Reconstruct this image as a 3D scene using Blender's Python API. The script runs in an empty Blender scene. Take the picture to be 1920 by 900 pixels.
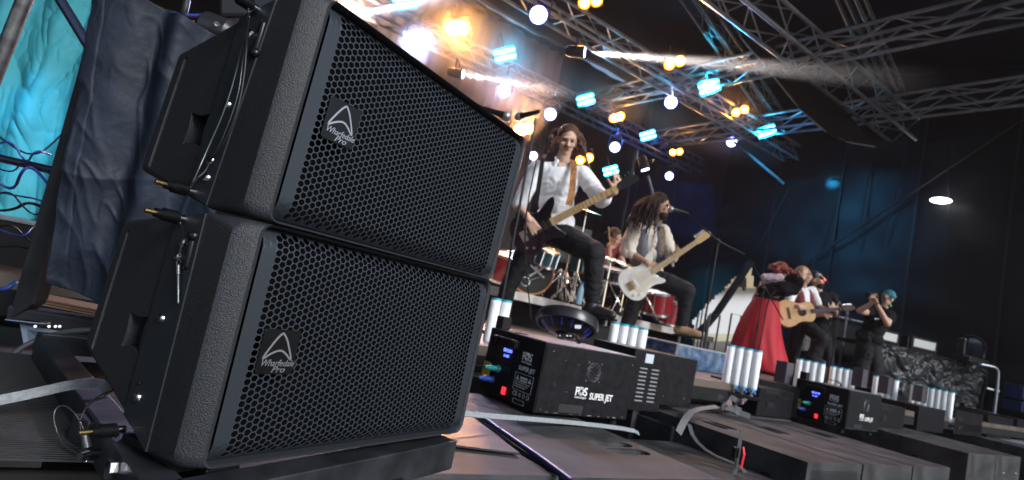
import bpy, bmesh, math, random
from math import sin, cos, pi, radians
from mathutils import Vector, Matrix, noise
random.seed(7)
SC = bpy.context.scene
COL = SC.collection

# ---------------------------------------------------------------- camera
CZ, ROLL, PITCH, FPX = 0.22, 0.2054, 0.1063, 1117.4
cd = bpy.data.cameras.new('camera'); cam = bpy.data.objects.new('camera', cd); COL.objects.link(cam)
SC.camera = cam
cd.sensor_width = 36; cd.lens = FPX * 36 / 1920; cd.clip_end = 2000; cd.clip_start = 0.02
_f = Vector((0, cos(PITCH), sin(PITCH))); _r0 = Vector((1, 0, 0)); _u0 = _r0.cross(_f)
CR = cos(ROLL) * _r0 + sin(ROLL) * _u0; CU = -sin(ROLL) * _r0 + cos(ROLL) * _u0; CF = _f
CP = Vector((0, 0, CZ))
m = Matrix((CR, CU, -CF)).transposed().to_4x4(); m.translation = CP; cam.matrix_world = m
cd.dof.use_dof = True; cd.dof.focus_distance = 1.0; cd.dof.aperture_fstop = 6.3

# ---------------------------------------------------------------- sky, sun, exposure
W = bpy.data.worlds.new('World'); SC.world = W; W.use_nodes = True
nt = W.node_tree; nt.nodes.clear()
SUN_EL, SUN_AZ = radians(31), radians(132)      # azimuth clockwise from +Y
sky = nt.nodes.new('ShaderNodeTexSky'); sky.sky_type = 'NISHITA'; sky.sun_disc = False
sky.sun_elevation = SUN_EL; sky.sun_rotation = SUN_AZ
bgn = nt.nodes.new('ShaderNodeBackground'); bgn.inputs[1].default_value = 0.06
wo = nt.nodes.new('ShaderNodeOutputWorld')
nt.links.new(sky.outputs[0], bgn.inputs[0]); nt.links.new(bgn.outputs[0], wo.inputs[0])
sl = bpy.data.lights.new('sun', 'SUN'); sl.energy = 1.5; sl.angle = radians(24); sl.color = (.96, .98, 1)
so = bpy.data.objects.new('sun', sl); COL.objects.link(so)
sd = Vector((sin(SUN_AZ) * cos(SUN_EL), cos(SUN_AZ) * cos(SUN_EL), sin(SUN_EL)))
so.rotation_euler = sd.to_track_quat('Z', 'Y').to_euler(); so.location = sd * 30
SC.view_settings.view_transform = 'Standard'; SC.view_settings.look = 'None'
SC.view_settings.exposure = 1.3; SC.view_settings.gamma = 1
SC.cycles.use_denoising = True
SC.cycles.max_bounces = 6; SC.cycles.volume_bounces = 0; SC.cycles.diffuse_bounces = 3; SC.cycles.transparent_max_bounces = 12
SC.cycles.sample_clamp_indirect = 6; SC.cycles.sample_clamp_direct = 0

# ---------------------------------------------------------------- where a line of sight meets the place
def RAY(px, py): return CF + CR * ((px - 960) / FPX) - CU * ((py - 450) / FPX)
def P(px, py, d): return CP + RAY(px, py) * d
def G(px, py, z):
    r = RAY(px, py); return CP + r * ((z - CZ) / r.z)
def PX(p):
    q = Vector(p) - CP; d = q.dot(CF); return (960 + FPX * q.dot(CR) / d, 450 - FPX * q.dot(CU) / d, d)
YAW = 0.955
SD = Vector((sin(YAW), cos(YAW), 0)); TD = Vector((-cos(YAW), sin(YAW), 0)); Z = Vector((0, 0, 1))
def S(s, t, z=0): return SD * s + TD * t + Z * z

# ---------------------------------------------------------------- materials
MATS = {}
def mat(name, col=(.5, .5, .5), rough=.6, metal=0, bump=0, bscale=200, var=0, vscale=8, emit=None, estr=0, alpha=1, sheen=0, trans=0, spec=.5, bump2=0, b2scale=10, bdist=.001, col2=None, coat=0):
    if name in MATS: return MATS[name]
    M = bpy.data.materials.new(name); M.use_nodes = True; N = M.node_tree; L = N.links
    b = N.nodes['Principled BSDF']; c = (*col, 1)
    b.inputs['Base Color'].default_value = c; b.inputs['Roughness'].default_value = rough
    b.inputs['Metallic'].default_value = metal; b.inputs['Specular IOR Level'].default_value = spec
    b.inputs['Alpha'].default_value = alpha; b.inputs['Transmission Weight'].default_value = trans
    b.inputs['Coat Weight'].default_value = coat
    if sheen: b.inputs['Sheen Weight'].default_value = sheen
    tc = N.nodes.new('ShaderNodeTexCoord')
    def nz(s, d=4):
        n = N.nodes.new('ShaderNodeTexNoise'); n.inputs['Scale'].default_value = s; n.inputs['Detail'].default_value = d
        L.new(tc.outputs['Object'], n.inputs['Vector']); return n
    if var or col2:
        n = nz(vscale); mx = N.nodes.new('ShaderNodeMix'); mx.data_type = 'RGBA'
        r = N.nodes.new('ShaderNodeMapRange'); r.inputs[1].default_value = .35; r.inputs[2].default_value = .68
        L.new(n.outputs[0], r.inputs[0]); L.new(r.outputs[0], mx.inputs[0])
        c2 = col2 or tuple(min(1, x * (1 + var)) for x in col)
        c1 = col if col2 else tuple(x * (1 - var * .6) for x in col)
        mx.inputs[6].default_value = (*c1, 1); mx.inputs[7].default_value = (*c2, 1)
        L.new(mx.outputs[2], b.inputs['Base Color'])
        r2 = N.nodes.new('ShaderNodeMapRange'); r2.inputs[3].default_value = max(0, rough - .12); r2.inputs[4].default_value = min(1, rough + .12)
        L.new(n.outputs[0], r2.inputs[0]); L.new(r2.outputs[0], b.inputs['Roughness'])
    prev = None
    for s, bs, dist in ((bump, bscale, bdist), (bump2, b2scale, .02)):
        if s:
            n = nz(bs, 3); bp = N.nodes.new('ShaderNodeBump'); bp.inputs['Strength'].default_value = s; bp.inputs['Distance'].default_value = dist
            L.new(n.outputs[0], bp.inputs['Height'])
            if prev: L.new(prev.outputs[0], bp.inputs['Normal'])
            prev = bp
    if prev: L.new(prev.outputs[0], b.inputs['Normal'])
    if emit: b.inputs['Emission Color'].default_value = (*emit, 1); b.inputs['Emission Strength'].default_value = estr
    MATS[name] = M; return M

# ---------------------------------------------------------------- mesh builder
def basis(d, up=Z):
    d = Vector(d).normalized(); x = Vector(up).cross(d)
    if x.length < 1e-4: x = Vector((1, 0, 0)).cross(d)
    x.normalize(); return x, d.cross(x), d
class MB:
    def __init__(s): s.v = []; s.f = []; s.m = []
    def add(s, vs, fs, mi=0):
        k = len(s.v); s.v += [Vector(p) for p in vs]; s.f += [[i + k for i in f] for f in fs]; s.m += [mi] * len(fs); return s
    def box(s, c, size, ax=None, mi=0):
        X, Y, ZZ = ax or (Vector((1, 0, 0)), Vector((0, 1, 0)), Z); c = Vector(c)
        vs = [c + X * (size[0] / 2 * a) + Y * (size[1] / 2 * b) + ZZ * (size[2] / 2 * e) for a in (-1, 1) for b in (-1, 1) for e in (-1, 1)]
        return s.add(vs, [(0, 1, 3, 2), (4, 6, 7, 5), (0, 4, 5, 1), (2, 3, 7, 6), (0, 2, 6, 4), (1, 5, 7, 3)], mi)
    def hexa(s, b4, t4, mi=0):
        return s.add(list(b4) + list(t4), [(3, 2, 1, 0), (4, 5, 6, 7), (0, 1, 5, 4), (1, 2, 6, 5), (2, 3, 7, 6), (3, 0, 4, 7)], mi)
    def rings(s, rs, closed=False, caps=True, mi=0):
        n = len(rs[0]); k = len(s.v)
        for r in rs: s.v += [Vector(p) for p in r]
        fs = []
        R = len(rs)
        for i in range(R if closed else R - 1):
            a = k + i * n; b = k + ((i + 1) % R) * n
            for j in range(n): fs.append([a + j, a + (j + 1) % n, b + (j + 1) % n, b + j])
        if caps and not closed: fs.append([k + j for j in range(n)][::-1]); fs.append([k + (R - 1) * n + j for j in range(n)])
        s.f += fs; s.m += [mi] * len(fs); return s
    def cyl(s, a, b, r0, r1=None, n=12, mi=0, caps=True):
        a = Vector(a); b = Vector(b); x, y, d = basis(b - a); r1 = r0 if r1 is None else r1
        return s.rings([[p + (x * cos(2 * pi * j / n) + y * sin(2 * pi * j / n)) * r for j in range(n)] for p, r in ((a, r0), (b, r1))], caps=caps, mi=mi)
    def lathe(s, o, d, prof, n=16, mi=0, caps=True, up=Z):
        x, y, d = basis(d, up); o = Vector(o)
        return s.rings([[o + d * h + (x * cos(2 * pi * j / n) + y * sin(2 * pi * j / n)) * r for j in range(n)] for h, r in prof], caps=caps, mi=mi)
    def tube(s, pts, r, n=6, mi=0, closed=False, smooth=0):
        pts = [Vector(p) for p in pts]
        for _ in range(smooth):
            q = [pts[0]]
            for a, b in zip(pts, pts[1:]): q += [a * .75 + b * .25, a * .25 + b * .75]
            pts = q + [pts[-1]]
        rs = []; prev = None
        for i, p in enumerate(pts):
            t = (pts[min(i + 1, len(pts) - 1)] - pts[max(i - 1, 0)])
            if t.length < 1e-7: t = Vector((0, 0, 1))
            t.normalize()
            if prev is None: x, y, _ = basis(t)
            else:
                x = prev - t * prev.dot(t); x = x.normalized() if x.length > 1e-5 else basis(t)[0]; y = t.cross(x)
            prev = x; rr = r[i] if isinstance(r, (list, tuple)) else r
            rs.append([p + (x * cos(2 * pi * j / n) + y * sin(2 * pi * j / n)) * rr for j in range(n)])
        return s.rings(rs, closed=closed, mi=mi)
    def ribbon(s, pts, w, side, th=.0015, mi=0, smooth=0):
        pts = [Vector(p) for p in pts]
        for _ in range(smooth):
            q = [pts[0]]
            for a, b in zip(pts, pts[1:]): q += [a * .75 + b * .25, a * .25 + b * .75]
            pts = q + [pts[-1]]
        rs = []
        for i, p in enumerate(pts):
            t = (pts[min(i + 1, len(pts) - 1)] - pts[max(i - 1, 0)]).normalized()
            sd_ = Vector(side); sd_ = (sd_ - t * sd_.dot(t)).normalized(); nn = t.cross(sd_)
            rs.append([p + sd_ * (w / 2) * a + nn * (th / 2) * b for a, b in ((-1, -1), (1, -1), (1, 1), (-1, 1))])
        return s.rings(rs, mi=mi)
    def ell(s, c, r, ax=None, n=12, m=8, mi=0):
        X, Y, ZZ = ax or (Vector((1, 0, 0)), Vector((0, 1, 0)), Z); c = Vector(c)
        if not isinstance(r, (list, tuple)): r = (r, r, r)
        rs = []
        for i in range(m + 1):
            th = pi * (i + .001) / (m + .002)
            rs.append([c + X * (r[0] * sin(th) * cos(2 * pi * j / n)) + Y * (r[1] * sin(th) * sin(2 * pi * j / n)) - ZZ * (r[2] * cos(th)) for j in range(n)])
        return s.rings(rs, mi=mi)
    def cap(s, a, b, r0, r1=None, n=12, mi=0):      # tapered capsule
        r1 = r0 if r1 is None else r1; a = Vector(a); b = Vector(b); L = (b - a).length
        prof = [(-r0 * cos(t * pi / 8), r0 * sin(t * pi / 8) + 1e-5) for t in range(0, 5)] + [(L + r1 * sin(t * pi / 8), r1 * cos(t * pi / 8) + 1e-5) for t in range(0, 5)]
        return s.lathe(a, b - a if L > 1e-6 else Z, prof, n=n, mi=mi)
    def prism(s, poly, o, X, Y, N, th, mi=0):       # outline in the plane (X, Y), extruded by th along N
        o = Vector(o); A = [o + X * x + Y * y for x, y in poly]; n = len(A)
        s.add(A + [p + N * th for p in A], [list(range(n))[::-1], list(range(n, 2 * n))] + [[i, (i + 1) % n, (i + 1) % n + n, i + n] for i in range(n)], mi); return s
    def build(s, name, mats, parent=None, smooth=False, bevel=0, seg=2, hide=False, weld=False):
        o0 = ORG.get(parent.name, Vector()) if parent else Vector()
        me = bpy.data.meshes.new(name); me.from_pydata([p - o0 for p in s.v], [], s.f)
        for M in (mats if isinstance(mats, (list, tuple)) else [mats]): me.materials.append(M)
        me.polygons.foreach_set('material_index', s.m)
        bm = bmesh.new(); bm.from_mesh(me)
        if weld: bmesh.ops.remove_doubles(bm, verts=bm.verts, dist=1e-5)
        bmesh.ops.recalc_face_normals(bm, faces=bm.faces)
        bm.to_mesh(me); bm.free()
        if smooth:
            me.polygons.foreach_set('use_smooth', [True] * len(me.polygons))
            if smooth != 'all': me.set_sharp_from_angle(angle=radians(40))
        o = bpy.data.objects.new(name, me); COL.objects.link(o)
        if parent: o.parent = parent; ORG[o.name] = o0
        if bevel:
            md = o.modifiers.new('bevel', 'BEVEL'); md.width = bevel; md.segments = seg; md.limit_method = 'ANGLE'
        return o
ORG = {}
def tag(o, label=None, cat=None, group=None, kind=None):
    if label: o['label'] = label
    if cat: o['category'] = cat
    if group: o['group'] = group
    if kind: o['kind'] = kind
    return o
def thing(name, label, cat, base=(0, 0, 0), group=None, world=True):
    o = bpy.data.objects.new(name, None); COL.objects.link(o); o.location = base; o.empty_display_size = .05
    if world: ORG[o.name] = Vector(base)
    return tag(o, label, cat, group)
def copy_tree(o, parent=None):
    c = o.copy(); COL.objects.link(c); c.parent = parent
    for ch in list(o.children): copy_tree(ch, c)
    return c
def place(root, loc, X, Y, ZZ, sc=1):
    mm = Matrix((X, Y, ZZ)).transposed().to_4x4(); q = mm.to_quaternion()
    root.rotation_mode = 'QUATERNION'; root.rotation_quaternion = q; root.location = loc; root.scale = (sc,) * 3
def cut(o, cutters, keep=False):
    for c in cutters:
        md = o.modifiers.new('cut', 'BOOLEAN'); md.operation = 'DIFFERENCE'; md.object = c; md.solver = 'EXACT'
        bpy.context.view_layer.update()
    dg = bpy.context.evaluated_depsgraph_get(); me = bpy.data.meshes.new_from_object(o.evaluated_get(dg))
    o.modifiers.clear(); o.data = me
    for c in cutters: bpy.data.objects.remove(c)
    return o
def lettering(txt, o, X, Y, size, M, parent=None, name='lettering', ext=.0004, shear=0, align='LEFT', sx=1, bold=0):
    cu = bpy.data.curves.new(name, 'FONT'); cu.body = txt; cu.size = size; cu.extrude = ext; cu.shear = shear; cu.align_x = align; cu.offset = bold; cu.resolution_u = 3
    t = bpy.data.objects.new(name, cu); COL.objects.link(t); bpy.context.view_layer.update()
    me = bpy.data.meshes.new_from_object(t.evaluated_get(bpy.context.evaluated_depsgraph_get())); bpy.data.objects.remove(t)
    X = Vector(X).normalized(); Y = Vector(Y).normalized(); N = X.cross(Y); o = Vector(o); o0 = ORG.get(parent.name, Vector()) if parent else Vector()
    for v in me.vertices: v.co = o + X * v.co.x * sx + Y * v.co.y + N * v.co.z - o0
    me.materials.clear(); me.materials.append(M)
    ob = bpy.data.objects.new(name, me); COL.objects.link(ob)
    if parent: ob.parent = parent; ORG[ob.name] = o0
    return ob
def spot(name, p, to, color, power, ang, blend=.4, size=.05, kind='SPOT'):
    l = bpy.data.lights.new(name, kind); l.energy = power; l.color = color; l.shadow_soft_size = size
    if kind == 'SPOT': l.spot_size = radians(ang); l.spot_blend = blend
    o = bpy.data.objects.new(name, l); COL.objects.link(o); o.location = p
    o.rotation_euler = (Vector(p) - Vector(to)).to_track_quat('Z', 'Y').to_euler(); return o

K = mat('black_paint', (.010, .010, .012), .5, spec=.3, bump=.15, bscale=300)
BLK = mat('matte_black', (.012, .012, .013), .75, spec=.2)
TARP = mat('tarp_black', (.009, .010, .013), .5, spec=.22, bump=.2, bscale=60, bdist=.004, bump2=.35, b2scale=1.6)
ALU = mat('aluminium', (.36, .40, .46), .42, .9, var=.3, vscale=6)
ALU2 = mat('aluminium_dull', (.20, .21, .23), .5, .8, var=.25, vscale=9)
STEEL = mat('dark_steel', (.045, .047, .055), .42, .6, bump=.12, bscale=90, var=.5, vscale=14)
CHROME = mat('chrome', (.75, .75, .77), .12, 1)
BRASS = mat('brass', (.75, .5, .2), .25, 1)
WHITE = mat('white_plastic', (.75, .77, .8), .5)
GREYT = mat('worn_black_paint', (.023, .023, .025), .68, spec=.28, bump=.5, bscale=420, bdist=.0009, col2=(.066, .066, .070), vscale=7)
# ================================================================ STRUCTURE
def sheet(name, a, b, c, d, nu, nv, amp, M, kind='structure', parent=None, freq=1.0, hole=None, fold=None, thick=0.01):
    # a subdivided hanging sheet a-b (top) to d-c (bottom) with relief of its own
    mb = MB(); a, b, c, d = map(Vector, (a, b, c, d)); n = (b - a).cross(d - a).normalized(); idx = {}
    for j in range(nv + 1):
        for i in range(nu + 1):
            u, v = i / nu, j / nv; p = (a * (1 - u) + b * u) * (1 - v) + (d * (1 - u) + c * u) * v
            q = p * freq; dsp = amp * (noise.noise(q) + .5 * noise.noise(q * 2.3))
            if fold: dsp += fold(u, v)
            idx[i, j] = len(mb.v); mb.v.append(p + n * dsp)
    for j in range(nv):
        for i in range(nu):
            if hole and hole((i + .5) / nu, (j + .5) / nv): continue
            mb.f.append([idx[i, j], idx[i + 1, j], idx[i + 1, j + 1], idx[i, j + 1]]); mb.m.append(0)
    o = mb.build(name, M, parent, smooth='all')
    if thick:
        md = o.modifiers.new('thickness', 'SOLIDIFY'); md.thickness = thick
    if kind: o['kind'] = kind
    return o
GROUND = mat('ground_asphalt', (.09, .085, .08), .85, bump=.3, bscale=40, bdist=.01, var=.4, vscale=.8)
g = MB(); g.box((0, 0, -1.35), (700, 700, .2)); g.build('ground', GROUND)['kind'] = 'structure'
PLY = mat('stage_ply', (.13, .10, .08), .5, bump=.1, bscale=60, col2=(.07, .055, .045), vscale=3)
# stage floor: deck panels, each laid with a thin joint
deck = MB(); deck.box(S(5.2, 7.4, -.05 - .04), (18.6, 10.0, .08), (SD, TD, Z)); deck = deck.build('stage_floor', BLK); deck['kind'] = 'structure'
for i in range(9):
    for j in range(5):
        q = MB(); q.box(S(-3.1 + 2 * i, 3.4 + 2 * j, -.025), (1.992, 1.992, .05), (SD, TD, Z)); o = q.build('deck_panel', PLY, deck, bevel=.003, seg=1)
# walls of black tarpaulin, roof
# an opening low in the corner of the side wall shows the outside
def gap(u, v):                                   # u along the side wall from upstage to downstage, v from top
    P0 = WA * (1 - u) * (1 - v) + WB * u * (1 - v) + WC * u * v + WD * (1 - u) * v
    x, y, d = PX(P0)
    return y > 492 + (1408 - x) * 1.02 and y > 492 + (x - 1408) * 9 and 1300 < x < 1420
WA, WB, WC, WD = S(12.6, 12.4, 7.2), S(12.6, -1.5, 7.2), S(12.6, -1.5, -.2), S(12.6, 12.4, -.2)
w = sheet('side_wall', WA, WB, WC, WD, 200, 120, .10, TARP, freq=.7, hole=gap, fold=lambda u, v: .05 * sin(v * 40 + 6 * noise.noise(Vector((u * 6, v * 3, 0)))) * (noise.noise(Vector((u * 3, v * 2, 4))) + .3))
sheet('back_wall', S(-6, 12.4, 7.2), S(12.7, 12.4, 7.2), S(12.7, 12.4, -.2), S(-6, 12.4, -.2), 120, 50, .10, TARP, freq=.7, fold=lambda u, v: .03 * sin(u * 160))
BCK = mat('haze_backdrop_grey', (.16, .15, .155), .8, bump=.3, bscale=20, bdist=.02, bump2=.4, b2scale=1.2)
bk = sheet('haze_backdrop', S(2.2, 11.6, 6.6), S(8.6, 11.6, 6.6), S(8.6, 11.6, 1.2), S(2.2, 11.6, 1.2), 120, 40, .06, BCK, kind=None, freq=.7, fold=lambda u, v: .05 * sin(u * 110 + 3 * noise.noise(Vector((u * 5, v * 2, 0)))))  # added sheet; lit by the washes, it stands in for glowing haze
tag(bk, 'added grey backdrop sheet lit orange and violet in place of glowing haze', 'backdrop')
sheet('roof_canopy', S(-6, -1.5, 5.6), S(12.7, -1.5, 5.6), S(12.7, 12.5, 7.3), S(-6, 12.5, 7.3), 60, 60, .12, TARP, freq=.5)
sheet('left_wall', S(-5.2, 1.6, 6.2), S(-5.2, 12.5, 7.2), S(-5.2, 12.5, -.2), S(-5.2, 1.6, -.2), 60, 40, .10, TARP, freq=.7)

# ---- trusses
def truss(a, b, w, label, step=.5, M=None, r=.028, rb=.011):
    M = M or ALU; a = Vector(a); b = Vector(b); L = (b - a).length; X = (b - a).normalized(); Y = Z.cross(X).normalized(); U = X.cross(Y)
    root = thing('lighting_truss', label, 'truss', (0, 0, 0), 'aluminium trusses of the stage roof', world=False)
    for y in (-1, 1):
        for z in (-1, 1): MB().cyl((0, y * w / 2, z * w / 2), (L, y * w / 2, z * w / 2), r, n=8).build('chord', M, root, smooth=True)
    n = max(1, round(L / step)); st_ = L / n; meshes = {}
    for face in range(4):
        for k in range(n):
            key = (face, k % 2)
            if key not in meshes:
                h = w / 2; p0, p1 = (-h, h) if k % 2 == 0 else (h, -h)
                A, B = {0: ((0, -h, p0), (st_, -h, p1)), 1: ((0, h, p0), (st_, h, p1)), 2: ((0, p0, -h), (st_, p1, -h)), 3: ((0, p0, h), (st_, p1, h))}[face]
                meshes[key] = MB().cyl(A, B, rb, n=5).build('brace', M, root, smooth=True).data; o = bpy.data.objects[-1] if False else root.children[-1]
                o.location = (k * st_, 0, 0)
            else:
                o = bpy.data.objects.new('brace', meshes[key]); COL.objects.link(o); o.parent = root; o.location = (k * st_, 0, 0)
    place(root, a, X, Y, U); return root
TZ = 4.52
truss(S(-4, 9.4, TZ), S(11.7, 9.4, TZ), .32, 'farthest of the three long trusses, lamps hanging from it above the drums', .42)
truss(S(-1, 6.8, TZ), S(11.4, 6.8, TZ), .30, 'middle long truss with orange and cyan lamps under it', .42)
truss(S(3, 4.45, TZ), S(10.8, 4.45, TZ), .38, 'nearest long truss crossing to the top right', .45)
truss(S(7.6, -1, TZ + .05), S(7.6, 9.2, TZ + .05), .29, 'cross truss reaching the upper right corner of the view', .48)
truss(S(9.9, -1, TZ + .05), S(9.9, 9.2, TZ + .05), .30, 'lower cross truss running off the right side', .5)
truss(G(1262, -60, 5.9), G(1462, 232, TZ + .3), .24, 'sloping rafter truss left of the dark swag cloth', .42, ALU2)
truss(G(1570, -60, 5.9), G(1680, 190, TZ + .3), .24, 'sloping rafter truss between the two right cross trusses', .42, ALU2)
# ---- haze
hz = MB(); hz.box((3.5, 6.5, 2.0), (40, 36, 11.6)); hz = hz.build('haze', [], None); hz.data.materials.clear()
HM = bpy.data.materials.new('haze_air'); HM.use_nodes = True; HM.node_tree.nodes.clear()
pv = HM.node_tree.nodes.new('ShaderNodeVolumePrincipled'); pv.inputs['Density'].default_value = .0009; pv.inputs['Color'].default_value = (.9, .93, 1, 1); pv.inputs['Anisotropy'].default_value = .35
mo = HM.node_tree.nodes.new('ShaderNodeOutputMaterial'); HM.node_tree.links.new(pv.outputs[0], mo.inputs['Volume']); hz.data.materials.append(HM)
hz['kind'] = 'stuff'; hz.location.z = -0.0
HM.cycles.homogeneous_volume = True if hasattr(HM.cycles, 'homogeneous_volume') else True

# ================================================================ LAMPS
LGRP = 'stage lamps hanging from the trusses'
CAN = mat('lamp_can', (.025, .025, .028), .45, .3)
LENSW = mat('lens_white', (.9, .9, 1), .3, emit=(.50, .60, 1.0), estr=9)
WARM = mat('bulb_warm', (1, .8, .5), .3, emit=(1, .42, .020), estr=26)
AMB = mat('reflector_halo_amber', (1, .42, .08), .35, .6)  # orange halo of the bulbs put into the reflector tint
RIMB = mat('lens_fringe_blue', (.1, .1, .9), .3, emit=(.10, .10, 1), estr=2.2)  # glowing ring added as the blue fringe round the white lens
CYAN = mat('tube_cyan', (.6, .9, 1), .3, emit=(.055, .66, 1), estr=13)
CYP = mat('strobe_halo_reflector', (.05, .75, .95), .4, .3)  # cyan halo of the tubes put into the reflector colour
def lamp_axes(p, to=None):
    d = ((to if to is not None else CP) - p).normalized(); x, y, d = basis(d); return x, y, d     # z of the lamp looks along d
def par(label):
    r = thing('par_lamp', label, 'stage lamp', (0, 0, 0), LGRP, world=False)
    MB().lathe((0, 0, -.26), (0, 0, 1), [(0, .05), (.03, .09), (.12, .115), (.26, .12), (.26, .112), (.235, .11)], 20).build('housing', CAN, r, smooth=True)
    MB().lathe((0, 0, -.02), (0, 0, 1), [(0, .100), (.004, .100)], 24).build('lens', LENSW, r); MB().lathe((0, 0, -.02), (0, 0, 1), [(0, .101), (.003, .101), (.003, .112), (0, .112)], 24, caps=False).build('lens_fringe', RIMB, r)
    y = MB(); y.tube([(-.135, 0, -.1), (-.135, .2, -.12), (-.08, .26, -.13), (.08, .26, -.13), (.135, .2, -.12), (.135, 0, -.1)], .010, 5); y.build('yoke', CAN, r, smooth=True)
    c = MB(); c.box((0, .29, -.13), (.05, .07, .06)); c.cyl((0, .32, -.13), (0, .42, -.13), .012, n=8); c.build('clamp', CAN, r); return r
def blinder(label):
    r = thing('blinder_lamp', label, 'stage lamp', (0, 0, 0), LGRP, world=False)
    MB().box((0, 0, -.08), (.40, .21, .12)).build('housing', CAN, r, bevel=.01)
    for x in (-.1, .1):
        q = MB().lathe((x, 0, -.02), (0, 0, 1), [(0, .06), (.03, .112), (.03, .104), (.005, .055)], 16).build('reflector', AMB, r, smooth=True)
        MB().ell((x, 0, .012), (.080, .080, .026), n=14, m=6).build('bulb', WARM, r, smooth='all')
    y = MB(); y.tube([(-.22, 0, -.08), (-.22, .17, -.08), (.22, .17, -.08), (.22, 0, -.08)], .010, 5); y.cyl((0, .17, -.08), (0, .34, -.08), .014, n=6); y.build('yoke', CAN, r); return r
def strobe(label):
    r = thing('strobe_lamp', label, 'stage lamp', (0, 0, 0), LGRP, world=False)
    MB().box((0, 0, -.06), (.36, .24, .1)).build('housing', CAN, r, bevel=.008); MB().box((0, 0, -.008), (.35, .23, .008)).build('reflector', CYP, r)
    for y in (-.052, .052): MB().cap((-.14, y, .0), (.14, y, .0), .032, n=10).build('tube', CYAN, r, smooth='all')
    MB().cyl((0, .1, -.06), (0, .34, -.06), .014, n=6).build('clamp', CAN, r); return r
PROTO = {}
PW_PAR, PW_BL, PW_ST = 30, 50, 30
def lamp(kind, px, py, d, label, aim=None, sc=1, roll=None, power=1):
    fn = {'par': par, 'blinder': blinder, 'strobe': strobe}[kind]
    if kind not in PROTO: r = PROTO[kind] = fn(label)
    else: r = copy_tree(PROTO[kind]); r['label'] = label
    p = P(px, py, d); x, y, zz = lamp_axes(p, aim)
    if roll is not None:
        a = math.radians(roll); x, y = x * cos(a) + y * sin(a), y * cos(a) - x * sin(a)
    place(r, p, x, y, zz, sc)
    pw, col, an = {'par': (PW_PAR, (.45, .55, 1), 70), 'blinder': (PW_BL, (1, .42, .12), 110), 'strobe': (PW_ST, (.08, .65, 1), 110)}[kind]
    spot('lamp_light', p + zz * .03, p + zz, col, pw * power, an, 1, .06)
    return p
def haze_light(p, color, power, size=.1, to=None, ang=120):
    return spot('lamp_light', p, to if to is not None else CP, color, power, ang, 1, size)
DP = lambda px, py, z=TZ - .35: PX(G(px, py, z))[2]
WHT = (.72, .78, 1); ORG_C = (1, .5, .16); CY = (.12, .7, 1)
for px, py, d, sc, lab in ((1010, 28, 8.3, 1.15, 'large bright white round lamp at top centre of the view'), (777, 82, 9.0, 1.1, 'white round lamp high above the grille cabinet in the brightest glow'),
        (945, 170, 10.5, 1.05, 'white round lamp above the right edge of the top speaker cabinet'), (1032, 214, 10.8, 1.0, 'white round lamp just above the bass player hair'),
        (1258, 192, 10.5, 1.0, 'white round lamp below the middle of the nearest orange pair'), (1153, 276, 12.2, .95, 'white round lamp right of the bass player head'),
        (1372, 266, 12.5, .95, 'white round lamp near the right end of the cyan lamp row'), (1255, 330, 13.2, .8, 'smallest white round lamp, hanging lowest of the round lamps'), (1000, 292, 10.8, .7, 'white round lamp peeking past the cabinet edge')):
    p = lamp('par', px, py, d, lab, sc=sc, aim=CP + Vector((.6, 0, 0)), power=20 if px == 777 else 3 if px == 1010 else 1)
for px, py, d, sc, lab, ro in ((858, 52, 9.4, 1.0, 'brightest orange twin lamp, above the grille near the top', 20), (983, 242, 10.2, .9, 'orange twin lamp close to the cabinet corner', 20), (1265, 118, 9.2, .8, 'orange twin lamp under the middle long truss end near the white beam', 25),
        (1157, 220, 11.6, .75, 'orange twin lamp between two cyan lamps on the farthest truss', 25), (1388, 208, 11.0, .75, 'orange twin lamp farthest right in the row', 25), (1268, 285, 13.6, .75, 'orange twin lamp low on the farthest truss end', 15), (1096, 298, 11.5, .85, 'orange twin lamp right beside the bass player shoulder', 25), (1107, 3, 8.4, .85, 'orange twin lamp cut by the top of the view', 20)):
    lamp('blinder', px, py, d, lab, sc=sc, roll=ro, power=7 if px in (858, 983) else 1.5)
for px, py, d, sc, lab in ((947, 102, 10.2, 1.05, 'cyan twin tube lamp nearest to the top speaker'), (1098, 187, 11.4, .95, 'cyan twin tube lamp left of the orange pair on the farthest truss'), (1330, 163, 9.8, .95, 'cyan twin tube lamp right of the white beam lamp row'),
        (1215, 254, 12.6, .9, 'cyan twin tube lamp above the long haired guitarist'), (1437, 246, 11.4, .95, 'cyan twin tube lamp at the right end of the lamps'), (1145, 320, 12.0, .85, 'lowest cyan twin tube lamp above the fretting hand'), (760, 3, 8.6, 1.0, 'cyan twin tube lamp cut by the top of the view left of centre')):
    lamp('strobe', px, py, d, lab, sc=sc, roll=25)
# ================================================================ GRILLE CABINETS (the two near the camera)
CABP = mat('cabinet_paint', (.020, .022, .027), .5, spec=.4, bump=1, bscale=520, bdist=.0011, var=.5, vscale=600)
SHADEP = mat('cabinet_side_shade', (.009, .009, .011), .6, spec=.3, bump=1, bscale=600, bdist=.0009, col2=(.028, .029, .033), vscale=700)  # darker copy of the cabinet paint, shade of the side faces put in
RIGP = mat('rig_plate', (.016, .019, .024), .5, .2, bump=.1, bscale=300)
GRM = mat('grille_margin', (.046, .053, .066), .38, .5, bump=.1, bscale=500)
GRL = mat('grille_metal', (.085, .098, .122), .36, .55, bump=.1, bscale=500)
FOAM = mat('grille_foam', (.004, .004, .005), .95, bump=.6, bscale=900, spec=.02)
SILV = mat('badge_silver', (.50, .49, .54), .3, .8)
BADGE = mat('badge_black', (.005, .005, .006), .3, spec=.3)
WIRE = mat('wire_rope', (.16, .17, .18), .35, .8)
WIREB = mat('wire_sleeve', (.012, .012, .012), .4)
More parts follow.
